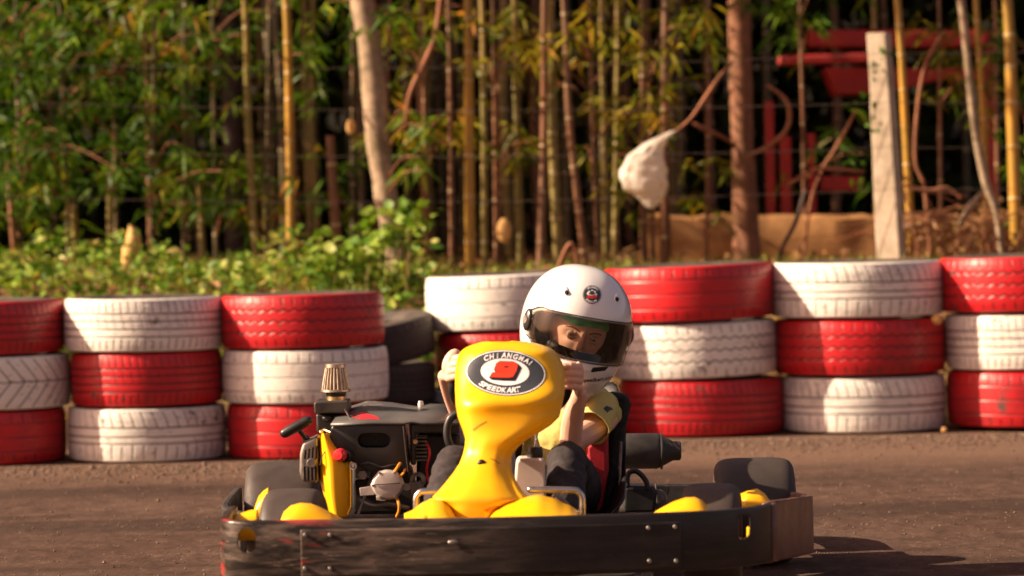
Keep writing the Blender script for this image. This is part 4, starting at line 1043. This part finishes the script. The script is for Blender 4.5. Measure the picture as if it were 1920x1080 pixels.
# ---------------- engine on the left of the picture
eng = bpy.data.objects.new('engine', None); COL.objects.link(eng); eng.parent = kart; ec = P(690, 960, 8.95); eng.location = ec-wloc(kart); WL[eng.name] = ec
mb = MB(); rows = []
for y, a_, m_, b2 in ((812, 602, 606, 611), (822, 598, 608, 620), (840, 596, 613, 630), (860, 595, 617, 651), (872, 595, 618, 658), (905, 597, 619, 658), (925, 604, 620, 658), (950, 611, 623, 658), (970, 617, 628, 655)):
    pl, pm, pr_ = P(a_, y, 8.87), P(m_, y, 8.80), P(b2, y, 8.83)
    rows.append([pl+Vector((.004, .09, 0)), pl, pl.lerp(pm, .5)+Vector((-.002, -.004, 0)), pm, pm.lerp(pr_, .5)+Vector((0, -.006, 0)), pr_, pr_+Vector((0, .10, 0))])
mb.grid(rows); shr = mb.build('engine_shroud', 'yellow', eng, solid=.004, subsurf=2, smooth=60)
MB().tube([P(657, 868, 8.812), P(658, 910, 8.812), P(658, 950, 8.812), P(652, 964, 8.812)], .0022, 6).build('shroud_edge', 'yellow', shr)
MB().tube([P(617, 838, 8.815), P(606, 852, 8.815), P(600, 872, 8.815)], .0015, 6, sub=4).build('seam', 'black', shr)
sg = MB().slab([(562, 850), (567, 830), (596, 817), (597, 905), (588, 906), (566, 903), (561, 885)], 8.83, 8.93).build('starter_cowl', 'dull_steel', eng, bevel=.008); apply_mods(sg)
ct = MB()
for k in range(4):
    x = 569+k*7; ct.slab([(x+1, 846-k*2.5), (x+4.4, 845-k*2.5), (x+3.2, 862), (x-.2, 863)], 8.80, 8.85); ct.slab([(x-1, 876), (x+2.6, 876), (x+3.4, 903), (x-.4, 902)], 8.80, 8.85)
carve(sg, ct)
MB().lathe([(0, -.012), (.010, -.012), (.012, -.008), (.012, .008)], P(584, 868, 8.828), (0, 1, 0), 20).build('starter_hub', 'dull_steel', sg)
mb = MB(); ang = math.atan2(27, -44); hc = P(556, 802, 8.84)
mb.tube([P(534, 812, 8.84), P(545, 806, 8.84), P(567, 794, 8.84), P(577, 789, 8.84)], [.0125, .0135, .0135, .0125], 10); mb.tube([P(557, 801, 8.85), P(570, 818, 8.86), P(576, 828, 8.87)], [.0065, .006, .008], 8); mb.tube([P(574, 822, 8.87), P(578, 832, 8.87)], .010, 10)
mb.build('pull_handle', 'black', eng)
mb = MB(); mb.lathe([(0, -.016), (.011, -.015), (.0155, -.010), (.0165, .004), (.012, .008)], P(638, 853, 8.80), (.35, 1, 0), 24); cp = mb.build('filler_cap', 'red_plastic', eng); MB().lathe([(.012, 0), (.016, .004), (.016, .018), (.006, .02)], P(646, 856, 8.81), (.35, 1, 0), 20).build('filler_neck', 'black', cp)
MB().lathe([(.0055, -.003), (.0095, -.003), (.0095, .003), (.0055, .003)], P(662, 874, 8.81), (0, 1, 0), 20, True).build('lug', 'silver', eng)
# air filter
af = bpy.data.objects.new('air_filter', None); COL.objects.link(af); af.parent = eng; fc = P(629, 752, 9.0); af.location = fc-wloc(eng); WL[af.name] = fc
z_of = lambda y: P(630, y, 9.0).z
cx_ = P(629.5, 720, 9.0).x; s9 = 9.0/F
mb = MB(); rows = []
for y, r_ in ((734, 25.5), (730, 25), (710, 22), (692, 18.5), (688, 18)):
    rows.append([Vector((cx_+(r_*(1+.075*math.copysign(abs(math.sin(22*a))**.6, math.sin(22*a))))*s9*math.cos(a), 9.0+(r_*(1+.075*math.copysign(abs(math.sin(22*a))**.6, math.sin(22*a))))*s9*math.sin(a), z_of(y))) for a in [2*math.pi*k/264 for k in range(264)]])
mb.grid(rows, True); mb.build('pleated_cone', 'filter', eng, smooth=60).name = 'filter_cone'
def ringy(y0, y1, r0, r1, mat, nm): MB().lathe([(.001, z_of(y0)), (r0*s9*.94, z_of(y0)), (r0*s9, z_of(y0)-.0015), (r1*s9, z_of(y1)+.0015), (r1*s9*.94, z_of(y1)), (.001, z_of(y1))], (cx_, 9.0, 0), (0, 0, 1), 40).build(nm, mat, eng, smooth=40)
ringy(682, 690, 19, 19.5, 'filter', 'filter_cap'); ringy(729, 735, 27.5, 28, 'filter', 'filter_rim'); ringy(735, 743, 19, 18.5, 'black', 'rubber_collar'); ringy(742, 751, 17.5, 17.5, 'brass', 'hose_clamp')
bpy.data.objects.remove(af)
MB().slab([(588, 757), (592, 753), (652, 752), (655, 768), (652, 775), (590, 775)], 8.93, 9.07).build('intake_box', 'black_dusty', eng, bevel=.006)
MB().slab([(592, 776), (640, 776), (640, 812), (594, 812)], 8.96, 9.05).build('carburettor', 'black', eng, bevel=.006)
MB().ell(P(614, 784, 8.95), (.014, .012, .010)).build('carburettor_cap', 'black', eng)
mb = MB(); mb.tube([P(602, 810, 8.92), P(610, 806, 8.92)], .005, 8); mb.build('linkage', 'brass', eng)
# cover: front box with slot, sloping grey top
cv = MB().slab([(616, 838), (619, 806), (624, 795), (634, 793), (754, 793), (760, 800), (766, 870), (764, 884), (690, 884), (652, 862), (636, 858)], 8.84, 9.12).build('engine_cover', 'cover_front', eng, bevel=.010); apply_mods(cv)
carve(cv, MB().slab(stadium(697, 833, 62, 29), 8.7, 8.94))
mb = MB(); 
def strip(pts0, D0, pts1, D1, th=.006):
    a = [P(x, y, D0) for x, y in pts0]; b = [P(x, y, D1) for x, y in pts1]; rows = []
    for k in range(9): rows.append([p.lerp(q_, k/8)+Vector((0, 0, .004*math.sin(math.pi*k/8))) for p, q_ in zip(a, b)])
    mb.grid(rows)
strip([(620, 795), (690, 792), (757, 792), (772, 789), (790, 792), (862, 793)], 8.832, [(648, 764), (690, 751), (735, 754), (784, 762), (806, 757), (862, 757)], 9.14)
tp = mb.build('cover_top', 'grey_dusty', eng, solid=.006, smooth=60)
dc = Decal(tp)
dc.put(tri_grid([(634, 780), (640, 774), (672, 771), (690, 776), (706, 781), (713, 787), (690, 786), (668, 787), (655, 781)]), 'red_plastic', 0); dc.build('paint_smear')
dc = Decal(tp); dc.put(tri_grid([(664, 760), (684, 753), (703, 752), (716, 756), (722, 761), (690, 762)]), 'dull_steel', 0); dc.build('bare_patch')
MB().lathe([(0, .008), (.006, .007), (.008, 0), (.008, -.01)], P(789, 757, 9.12), (0, 0, 1), 16).build('cover_bolt', 'silver', eng)
MB().slab([(770, 794), (862, 794), (862, 812), (780, 812), (780, 872), (770, 872)], 8.86, 8.90).build('cover_bracket', 'cover_front', eng, bevel=.004)
MB().slab([(782, 812), (862, 812), (862, 935), (780, 935)], 9.0, 9.1).build('crankcase', 'black', eng, bevel=.01)
MB().tube([P(756, 800, 8.83), P(760, 840, 8.83), P(765, 884, 8.83)], .0015, 6).build('cable', 'bark_dark', eng)
MB().slab([(660, 862), (770, 878), (788, 965), (660, 965)], 8.98, 9.12).build('engine_block', 'black', eng, bevel=.01)
MB().slab([(664, 900), (694, 896), (700, 925), (668, 930)], 8.93, 9.0).build('block_lug', 'black_dusty', eng, bevel=.006)
MB().tube([P(858, 775, 8.80), P(844, 785, 8.80), P(838, 808, 8.80), P(842, 832, 8.80), P(854, 846, 8.80)], .010, 10, sub=5).build('black_hose', 'black', eng)
MB().tube([P(702, 872, 8.9), P(686, 925, 8.86), P(670, 968, 8.84)], .0035, 8).build('control_rod', 'dull_steel', eng)
for k in range(7): MB().slab([(768, 820+k*7), (800, 819+k*7), (800, 822+k*7), (768, 823+k*7)], 8.93, 9.04).build('cooling_fin', 'dull_steel', eng)
MB().tube([P(664, 878, 8.84), P(690, 868, 8.82), P(716, 876, 8.82), P(742, 872, 8.83), P(770, 884, 8.86)], .0028, 7, sub=5).build('throttle_cable', 'black_dusty', eng)
MB().tube([P(640, 760, 8.98), P(650, 772, 8.92), P(664, 800, 8.90), P(668, 830, 8.90)], .0035, 7, sub=5).build('breather_hose', 'black', eng)
MB().tube([P(676, 938, 8.86), P(700, 948, 8.85), P(730, 945, 8.86), P(764, 952, 8.87)], .006, 8, sub=5).build('oil_pipe', 'dull_steel', eng)
MB().lathe([(0, -.01), (.012, -.01), (.014, -.004), (.014, .01), (0, .01)], P(680, 890, 8.86), (0, 1, 0), 6).build('head_nut', 'dull_steel', eng)
MB().lathe([(.010, -.006), (.020, -.004), (.020, .004), (.010, .006)], P(784, 900, 8.9), (.2, 1, 0), 26, True).build('pulley', 'dull_steel', eng)
MB().slab([(766, 905), (790, 902), (796, 925), (772, 932)], 8.88, 8.90).build('engine_mount', 'dull_steel', eng, bevel=.002)
MB().tube([P(800, 830, 8.88), P(806, 850, 8.86), P(800, 880, 8.87), P(804, 905, 8.88)], .003, 7, sub=4).build('ignition_lead', 'red_plastic', eng)
MB().lathe([(0, -.004), (.006, -.004), (.006, .004), (0, .004)], P(779, 828, 8.855), (0, 1, 0), 12).build('cover_screw', 'brass', eng)
MB().tube([P(608, 806, 8.90), P(622, 812, 8.88), P(630, 822, 8.86)], .0022, 6, sub=3).build('choke_rod', 'brass', eng)
# fuel pump disc with bracket and amber hoses
mb = MB(); pc_ = P(727, 909, 8.80); rows = []
for rr_, dd_ in ((.0, -.012), (.025, -.012), (.034, -.010), (.039, -.004), (.040, .006), (.03, .012), (.0, .012)):
    rows.append([pc_+Vector(((rr_*(1+(.07*max(0, math.cos(6*a))**3 if rr_ > .03 else 0)))*math.cos(a), dd_, (rr_*(1+(.07*max(0, math.cos(6*a))**3 if rr_ > .03 else 0)))*math.sin(a)*.93)) for a in [2*math.pi*k/72 for k in range(72)]])
mb.grid(rows, True); pump = mb.build('fuel_pump', 'silver', eng, smooth=35)
MB().tube([P(702, 909, 8.786), P(750, 906, 8.786)], .0012, 6).build('seam', 'black', pump)
for a in range(6):
    MB().lathe([(0, -.003), (.003, -.003), (.003, .002)], pc_+Vector((.036*math.cos(a*math.pi/3), -.009, .034*math.sin(a*math.pi/3))), (0, 1, 0), 10).build('screw', 'dull_steel', pump)
MB().slab([(674, 915), (700, 911), (702, 928), (676, 930)], 8.81, 8.815).build('bracket', 'silver', pump, bevel=.001)
MB().slab([(705, 930), (724, 934), (722, 940), (706, 938)], 8.80, 8.81).build('lower_bracket', 'silver', pump, bevel=.001)
MB().tube([P(739, 886, 8.80), P(746, 876, 8.79), P(750, 869, 8.80)], .004, 8).build('amber_hose', 'orange_hose', pump)
MB().tube([P(748, 896, 8.80), P(756, 888, 8.79), P(760, 880, 8.80)], .0033, 8).build('amber_hose', 'orange_hose', pump)
MB().tube([P(744, 934, 8.80), P(748, 945, 8.79), P(748, 958, 8.79), P(744, 968, 8.80)], .004, 8, sub=4).build('amber_hose', 'orange_hose', pump)
MB().lathe([(.0, -.004), (.009, -.004), (.009, .004), (0, .004)], P(763, 913, 8.80), (0, 1, 0), 18).build('washer', 'dull_steel', pump)
MB().tube([P(752, 909, 8.80), P(764, 913, 8.80)], .004, 8).build('arm', 'dull_steel', pump)

# ---------------- exhaust and brake side
a = P(1150, 846, 9.5); b_ = P(1277, 846, 9.5)
ex = MB().lathe([(0, 0), (.046, 0), (.0475, .006), (.0475, (b_.x-a.x)-.065), (.045, (b_.x-a.x)-.058), (.026, (b_.x-a.x)-.022), (.0255, (b_.x-a.x)-.004), (.021, (b_.x-a.x)), (.018, (b_.x-a.x)-.01), (.0, (b_.x-a.x)-.03)], a, (1, 0, -.015), 40).build('exhaust', 'black_dusty', kart, smooth=30)
MB().lathe([(.047, 0), (.0485, .001), (.0485, .005), (.047, .006)], P(1238, 846, 9.5)-Vector((0.0, 0, 0)), (1, 0, -.015), 40).build('weld_ring', 'black_dusty', ex)
br = MB().slab([(1170, 910), (1228, 912), (1232, 925), (1228, 962), (1168, 962)], 9.2, 9.3).build('brake_caliper', 'black', kart, bevel=.008)
MB().tube([P(1176, 910, 9.2), P(1178, 888, 9.2), P(1194, 884, 9.2), P(1210, 900, 9.2), P(1214, 915, 9.2)], .007, 8, sub=5).build('brake_hose', 'black_dusty', br)
MB().slab([(1228, 908), (1256, 912), (1250, 945), (1232, 950)], 9.35, 9.38).build('bearing_carrier', 'black_dusty', br, bevel=.003)
MB().lathe([(.012, -.008), (.024, -.006), (.024, .006), (.012, .008)], P(1234, 935, 9.22), (0.3, 1, 0), 24, True).build('sprocket', 'dull_steel', br)
dc = Decal(br); dc.put(tri_grid([(1175, 914), (1187, 914), (1187, 918), (1174, 918)]), 'dull_steel', 0); dc.build('cast_mark')

# ================================================================== driver
HC = P(1079, 614, 8.88)
HM = Matrix.Translation(HC) @ Matrix.Rotation(R(11), 4, 'Y') @ Matrix.Rotation(R(17), 4, 'Z') @ Matrix.Rotation(R(3), 4, 'X')
man = empty('person', P(1040, 985, 9.0), 'child in a white full-face helmet and yellow shirt gripping the kart wheel', 'person')
def hx(x, y, z): return HM @ Vector((x, y, z))
HF = HM @ Matrix.Translation((.002, -.020, .010)) @ Matrix.Rotation(R(5), 4, 'Y') @ Matrix.Rotation(R(-7), 4, 'Z') @ Matrix.Rotation(R(-4), 4, 'X')
def fx(x, y, z): return HF @ Vector((x, y, z))

# body: tapered chains merged into one skin by a voxel remesh
bd = MB()
NECK = P(1096, 745, 8.99); CH = P(1070, 800, 9.03); PEL = P(1042, 925, 9.03)
bd.tube([PEL, P(1050, 870, 9.06), CH, P(1078, 772, 9.02)], [.085, .080, .092, .075], 20, sub=3)
ShR = P(1138, 775, 9.0); ShL = P(1000, 775, 9.0)
bd.tube([ShL, P(1035, 765, 9.02), P(1090, 762, 9.02), ShR], [.042, .052, .052, .042], 16, sub=3)
bd.tube([P(1090, 775, 9.02), hx(0, .03, -.12)], [.045, .042], 16)
# head
hd = MB(); rows = []
def gb(x, z, cx, cz, sx, sz): return math.exp(-((x-cx)/sx)**2-((z-cz)/sz)**2)
for i in range(61):
    el = -math.pi/2*.985+math.pi*.985*i/60; row = []
    for k in range(96):
        az = 2*math.pi*k/96; dx = math.sin(az)*math.cos(el); dy = -math.cos(az)*math.cos(el); dz = math.sin(el)
        x, y, z = dx*.070, dy*.088, dz*.100-.01
        if z < -.03: s_ = 1-.35*((-.03-z)/.08)**1.3; x *= s_; y *= (1-.10*((-.03-z)/.08))
        if dy < 0:
            f = 0
            for ex_ in (-.030, .030):
                f -= .0125*gb(x, z, ex_, -.029, .017, .011)
                f += .0045*gb(x, z, ex_, -.010, .020, .006)
                f += .004*gb(x, z, ex_*1.1, -.052, .016, .014)
            f += .017*gb(x, z, 0, -.058, .0085, .011)+.011*gb(x, z, 0, -.042, .0065, .016)+.004*gb(x, z, 0, -.022, .006, .012)
            f += .006*gb(x, z, 0, -.082, .022, .006)
            y -= f
        row.append(fx(x, y, z))
    rows.append(row)
hd.grid(rows, True); hd.add(rows[0], [tuple(range(96))]); hd.add(rows[-1], [tuple(range(96))[::-1]])
bd.v += []; bd.add(hd.v, hd.f)
# eyelids: slim arcs over and under each eye
ey = {}
for sx in (-1, 1):
    e = Vector((sx*.030, -.0715, -.030)); ey[sx] = e
    def on(az, el, r_): return HF @ (e+Vector((math.sin(az)*math.cos(el)*r_, -math.cos(az)*math.cos(el)*r_, math.sin(el)*r_)))
    bd.tube([on(R(a), R(18+4*math.cos(R(a*1.7))+ (-a*sx)*.10), .0128) for a in range(-52, 53, 13)], .0028, 8)
    bd.tube([on(R(a), R(-19-4*math.cos(R(a*1.7))), .0126) for a in range(-52, 53, 13)], .0026, 8)
# right-of-picture arm
ElR = P(1070, 828, 8.84); WrR = P(1087, 738, 8.735)
bd.tube([ShR, P(1118, 800, 8.94), ElR], [.040, .033, .029], 16, sub=3)
bd.tube([ElR, P(1074, 785, 8.80), WrR], [.0285, .0275, .0185], 16, sub=3)
# left-of-picture arm
ElL = P(862, 778, 8.96); WrL = P(833, 705, 8.74)
bd.tube([ShL, P(930, 790, 9.0), ElL], [.040, .032, .028], 16, sub=3)
bd.tube([ElL, P(845, 745, 8.86), WrL], [.024, .018, .0165], 16, sub=3)
def hand(Rp, tang, out, wrist, spread=.0172):
    """Rp rim point; fingers go from the outer side over the camera side of the rim towards its centre"""
    fr = Vector((0, -1, .25)).normalized(); inn = -out
    for i, (ln, rad) in enumerate(((.98, .0088), (1.06, .0092), (1.02, .0089), (.86, .0078))):
        c = Rp+tang*(1.5-i)*spread
        k0 = c+out*.033+fr*(.004+.004*math.sin(i+1)); k1 = c+out*.017*ln+fr*.0235; k2 = c+inn*.009*ln+fr*.0228; k3 = c+inn*.021*ln+fr*.008
        bd.tube([k0, k1, k2, k3], [rad*1.16, rad*1.05, rad*.96, rad*.84], 12, sub=2)
        bd.ell(k0, (rad*1.2,)*3, seg=10, rings=8); bd.ell(k1, (rad*1.12,)*3, seg=10, rings=8)
        bd.tube([k0, wrist.lerp(c+out*.024, .45), wrist], [rad*1.15, .010, .0125], 12, sub=2)
    # thumb leaves the side of the palm near its base and closes round the back of the rim
    tb = wrist.lerp(Rp, .35)+out*.006
    bd.tube([tb, Rp+out*.012-fr*.022+tang*.004, Rp+inn*.010-fr*.020+tang*.018, Rp+inn*.020-fr*.006+tang*.024], [.011, .0088, .008, .0068], 12, sub=2)
RpR = SW+(U_*math.cos(R(16))+V_*math.sin(R(16))*.93)*RW; RpL = SW+(U_*math.cos(R(141))+V_*math.sin(R(141))*.93)*RW
bd.ell(P(1085, 702, 8.70), (.014, .020, .032), seg=16, rings=10); bd.ell(P(847, 680, 8.69), (.022, .018, .036), Matrix.Rotation(R(24), 3, 'Y'), 16, 10)
hand(RpR, Vector((-.10, -.25, .95)).normalized(), Vector((1, .12, 0)).normalized(), WrR)
hand(RpL, Vector((.35, -.25, .90)).normalized(), Vector((-1, .12, 0)).normalized(), WrL)
# legs
HiR = P(1078, 925, 8.98); KnR = P(1062, 862, 8.70); AnR = P(1058, 1000, 8.42)
HiL = P(1000, 925, 8.98); KnL = P(852, 868, 8.74); AnL = P(815, 1000, 8.42)
for hi, kn, an in ((HiR, KnR, AnR), (HiL, KnL, AnL)):
    bd.tube([hi, hi.lerp(kn, .5), kn], [.062, .052, .042], 16, sub=3); bd.tube([kn, kn.lerp(an, .4), an], [.042, .040, .026], 16, sub=3); bd.tube([an, an+Vector((0, -.09, -.015))], [.027, .022], 12)
def rem(v, sm=6):
    def f(o):
        m_ = o.modifiers.new('remesh', 'REMESH'); m_.mode = 'VOXEL'; m_.voxel_size = v; m_.use_smooth_shade = True
        if sm: s_ = o.modifiers.new('smooth', 'SMOOTH'); s_.factor = .5; s_.iterations = sm
    return f
body = bd.build('body', 'skin', man, fix=True, smooth=180, mods=rem(.0020, 3)); apply_mods(body); body.data.shade_smooth()
# eyes and brows
for sx in (-1, 1):
    e = ey[sx]; mb = MB(); mb.ell(HF @ e, (.0118,)*3, seg=24, rings=16); eo = mb.build('eye', 'eyewhite', man)
    gz_ = (Vector((0, 0, H))-(HF @ e)).normalized(); rt3 = gz_.to_track_quat('Z', 'Y').to_matrix()
    MB().ell((HF @ e)+gz_*.0068, (.0056, .0056, .0056), seg=20, rings=12).build('iris', 'iris', eo)
    bt = bvh_of(body); mb = MB(); pts = []
    for k in range(9):
        t = k/8; lx = sx*(.012+.034*t); lz = -.0155+.004*math.sin(t*math.pi)+.003*t-.003*(1-t)
        d = (HF.to_3x3() @ Vector((0, 1, 0))); h = bt.ray_cast(fx(lx, -.15, lz), d)
        if h[0] is not None: pts.append(h[0])
    if len(pts) > 3:
        mb.tube(pts, [.0010]+[.0017]*(len(pts)-2)+[.0008], 8); mb.build('eyebrow', 'brow', man)
# green cap band over the forehead
bt = bvh_of(body); rows = []
for j in range(7):
    row = []
    for k in range(41):
        az = R(-75+150*k/40); lz = .002+.0075*j*1.0+.003*math.sin(az*5)-(.004*math.cos(az*2))*(j == 0)
        d = Vector((-math.sin(az), math.cos(az), 0)); o_ = Vector((0, 0, lz))-d*.2
        h = bt.ray_cast(HF @ o_, HF.to_3x3() @ d); row.append((h[0] if h[0] is not None else fx(0, -.09, lz))-(HF.to_3x3() @ d)*(.0025+.002*math.sin(k*.9)*(j < 3)))
    rows.append(row)
MB().grid(rows).build('cap', 'green_cap', man, solid=.003, smooth=180)
# black face scarf under the nose
rows = []
for j in range(9):
    row = []
    for k in range(41):
        az = R(-100+200*k/40); lz = -.062-.008*j-.004*math.cos(az*1.0)+.012*(abs(az)/R(100))
        r_ = .0925-.002*abs(j-3); row.append(fx(math.sin(az)*.080, -math.cos(az)*r_-.012*math.exp(-(az/.35)**2)*(1-j*.1), lz))
    rows.append(row)
MB().grid(rows).build('face_scarf', 'cloth_black', man, solid=.003, smooth=180)

# helmet
def hr(dx, dy, dz):
    a, b = .1335, .152; c = .157 if dz > 0 else .185
    n_ = 2.25; r_ = ((abs(dx)/a)**n_+(abs(dy)/b)**n_+(abs(dz)/c)**n_)**(-1/n_); x, y, z = dx*r_, dy*r_, dz*r_
    if z < 0: x *= 1-.10*smooth(0, -.15, z)
    if y < 0 and z < 0: y -= .020*smooth(-.03, -.09, z)*math.exp(-(x/.07)**2)*(1-.3*smooth(-.11, -.15, z))
    # brow rim step above the eye port
    return Vector((x, y, z))
def port(az, z, g_=0):
    return (abs(az)/R(75))**6+(abs(z+.0125)/.050)**4
nu, nv = 300, 190; shell = MB(); idx = {}; vs = []; fs = []
for j in range(nv+1):
    el = -math.pi/2+.02+(math.pi-.04)*j/nv
    for i in range(nu):
        az = 2*math.pi*i/nu-math.pi; v = hr(math.sin(az)*math.cos(el), -math.cos(az)*math.cos(el), math.sin(el)); vs.append((v, az))
for j in range(nv):
    for i in range(nu):
        q = [j*nu+i, j*nu+(i+1) % nu, (j+1)*nu+(i+1) % nu, (j+1)*nu+i]
        c = (vs[q[0]][0]+vs[q[2]][0])/2; az = (vs[q[0]][1]+vs[q[3]][1])/2
        if c.z < -.150+.02*smooth(-.05, .1, c.y): continue
        if port(az, c.z) < 1: continue
        fs.append(q)
used = sorted({i for f in fs for i in f}); mp = {i: k for k, i in enumerate(used)}
shell.add([HM @ vs[i][0] for i in used], [tuple(mp[i] for i in f) for f in fs])
shell.add([hx(0, 0, .1569)]*1, [])
top = [mp[nv*nu+i] for i in range(nu)]; shell.f.append(tuple(top)); shell.mi.append(0)
helm = shell.build('helmet', ['helmet', 'interior'], man, smooth=180, fix=True, loc=HC)
md = helm.modifiers.new('s', 'SOLIDIFY'); md.thickness = .016; md.offset = -1; md.material_offset = 1; md.material_offset_rim = 0
# visor
rows = []
for j in range(41):
    row = []
    for i in range(101):
        az = R(-79+158*i/100); tt = -1+2*j/40
        zc = -.0125; hh = .0545*(1-.42*smooth(R(50), R(79), abs(az))**1.5); z = zc+.010*smooth(R(45), R(79), abs(az))+hh*tt
        el = 0
        lo, hi = -1.2, 1.2
        for _ in range(22):
            el = (lo+hi)/2; v = hr(math.sin(az)*math.cos(el), -math.cos(az)*math.cos(el), math.sin(el))
            if v.z < z: lo = el
            else: hi = el
        v = v+Vector((math.sin(az), -math.cos(az), 0))*.0022+Vector((0, -.002*math.cos(az), 0)); row.append(HM @ v)
    rows.append(row)
vis = MB().grid(rows).build('visor', 'visor', helm, smooth=180)
edge = MB(); edge.tube([rows[0][i] for i in range(0, 101, 2)], .0013, 6); edge.tube([rows[-1][i] for i in range(0, 101, 2)], .0013, 6)
edge.build('visor_seal', 'black', helm, smooth=60)
for s_ in (-1, 1):
    az = R(78)*s_; v = hr(math.sin(az), -math.cos(az), .02); c = HM @ (v+Vector((s_*.003, 0, 0)))
    mb = MB(); mb.ell(Vector((0, 0, 0)), (.008, .017, .028), seg=24, rings=12); mb.xf(Matrix.Translation(c) @ HM.to_3x3().to_4x4() @ Matrix.Rotation(R(-12*s_), 4, 'Z')); pv = mb.build('pivot_cover', 'black', helm)
    mb = MB(); mb.lathe([(.0, .0015), (.010, .0015), (.012, -.002)], Vector((s_*.0075, 0, 0)), (s_, 0, 0), 24); mb.xf(Matrix.Translation(c) @ HM.to_3x3().to_4x4() @ Matrix.Rotation(R(-12*s_), 4, 'Z')); mb.build('pivot_screw', 'dull_steel', pv)
ht = bvh_of(helm)
# forehead scoops, chin vent, badge, lettering
for (cx, cy, s_, an) in ((1061, 545, 1, -20), (1157, 558, -1, 35)):
    b0 = cast(ht, cx, cy, 0)
    mb = MB(); u = ray(cx+10*math.cos(R(an)), cy).normalized()
    tdir = (cast(ht, cx+5*s_*.6, cy+8, 0)-cast(ht, cx-5*s_*.6, cy-8, 0)).normalized(); nn = (b0-HC).normalized(); sd = tdir.cross(nn)
    rt3 = Matrix((sd, tdir, nn)).transposed()
    mb.ell(b0-nn*.001, (.0085, .016, .0055), rt3, 16, 10); sc_ = mb.build('air_scoop', 'helmet', helm)
    mb = MB(); mb.ell(b0+tdir*.0075+nn*.0025, (.0055, .007, .0035), rt3, 12, 8); mb.build('scoop_opening', 'interior', sc_)
dc = Decal(helm)
dc.put(ring_grid(1110, 552.5, 17.5, 17.5, .1, .1, 0, 48, 6), 'dark_print', 0)
dc.put(ring_grid(1110, 552.5, 16.4, 16.4, 15.9, 15.9, 0, 48, 1), 'white_print', 1)
star = [(1110+(10.3 if k % 2 == 0 else 7.6)*math.sin(2*math.pi*k/16), 552-(9.2 if k % 2 == 0 else 7.0)*math.cos(2*math.pi*k/16)) for k in range(16)]
dc.put(tri_grid(star), 'white_print', 1)
dc.put(tri_grid([(1099.5, 557), (1104, 553.5), (1110, 555), (1114, 553), (1120, 557.5), (1117, 560), (1102, 560)]), 'red_print', 2)
dc.put(tri_grid([(1104, 552), (1107, 546), (1109, 550), (1112, 546), (1115, 551), (1111, 553)]), 'dark_print', 2)
dc.arc_text('CHIANGMAI', 1110, 552.5, 13.4, 13.4, R(8), R(140), R(40), 3.2, 2.7, 'white_print', 2, False, 0)
dc.arc_text('SPEEDKART', 1110, 552.5, 13.4, 13.4, R(8), R(225), R(315), 3.2, 2.7, 'white_print', 2, True, 0)
dc.build('badge'); dc = Decal(helm)
dc.put(tri_grid([(1107, 696), (1112, 689), (1141, 687), (1138, 691), (1134, 695), (1110, 698)]), 'interior', 0)
dc.build('chin_vent'); dc = Decal(helm)
txt = 'speedkart.com'; x = 1091.0
for i, ch in enumerate(txt):
    vs_, fs_, wd_ = glyphs(ch, .03, 0); w1 = {'.': 1.5, 'm': 6, 'r': 3, 't': 3}.get(ch, 4.2)
    out = []
    for a_, b2 in vs_:
        qx = x+a_/wd_*w1; qy = 716-(qx-1091)*.02-.0022*(qx-1100)**2*1-b2*9.5; out.append((qx, qy))
    dc.put((out, fs_), 'black_print', 0); x += w1+.65
dc.build('lettering')

# clothes
sh = MB()
sh.tube([P(1046, 900, 9.05), P(1052, 860, 9.06), CH, P(1080, 768, 9.02)], [.103, .104, .108, .075], 24, sub=4)
sh.tube([P(1004, 775, 9.0), P(1035, 762, 9.02), P(1092, 758, 9.02), P(1132, 772, 9.0)], [.050, .060, .060, .050], 16, sub=3)
shirt = sh.build('shirt', 'shirt', man, fix=True, smooth=180, mods=rem(.005, 4))
def sleeve(a, b, r0, r1, k0=.0):
    mb = MB(); rows = []; ax = (b-a).normalized(); u = ax.cross(Vector((0, 1, 0))).normalized(); v = ax.cross(u)
    for i in range(15):
        t = i/14; c = a.lerp(b, t); r_ = r0+(r1-r0)*t
        rows.append([c+(u*math.cos(q)+v*math.sin(q))*r_*(1+.05*noise.noise(Vector((math.cos(q)*2, math.sin(q)*2, t*3+k0)))+.03*math.sin(5*q+4*t)*t) for q in [2*math.pi*k/40 for k in range(40)]])
    mb.grid(rows, True); return mb.build('sleeve', 'shirt', shirt, solid=.002, smooth=180)
slv = sleeve(P(1134, 758, 9.0), P(1108, 803, 8.90), .040, .047); sleeve(ShL, P(955, 792, 9.0), .043, .047, 3)
dc = Decal(slv); dc.put(tri_grid([(1131, 766), (1137, 761), (1146, 764), (1150, 768), (1143, 770), (1139, 774), (1135, 770)]), 'black_print', 0); dc.build('sleeve_print')
MB().lathe([(.060, -.012), (.063, 0), (.052, .016), (.048, .018)], P(1092, 752, 9.01), (.15, -.1, 1), 28).build('collar', 'shirt', shirt)
tr = MB()
for hi, kn, an in ((HiR, KnR, AnR), (HiL, KnL, AnL)):
    tr.tube([hi, hi.lerp(kn, .5), kn], [.075, .062, .046], 18, sub=4); tr.tube([kn, kn.lerp(an, .4), an], [.046, .048, .042], 18, sub=4)
tr.tube([HiL, PEL, HiR], [.08, .09, .08], 18)
trs = tr.build('trousers', 'trousers', man, fix=True, smooth=180, mods=rem(.005, 5))
tx_ = bpy.data.textures.new('folds', 'CLOUDS'); tx_.noise_scale = .05
for o_ in (trs, shirt):
    dm = o_.modifiers.new('folds', 'DISPLACE'); dm.texture = tx_; dm.strength = .014; dm.mid_level = .5
for an in (AnR, AnL):
    MB().tube([an+Vector((0, .02, -.01)), an+Vector((0, -.04, -.02)), an+Vector((0, -.11, -.025))], [.032, .034, .026], 14, sub=3).build('shoe', 'cloth_black', man)
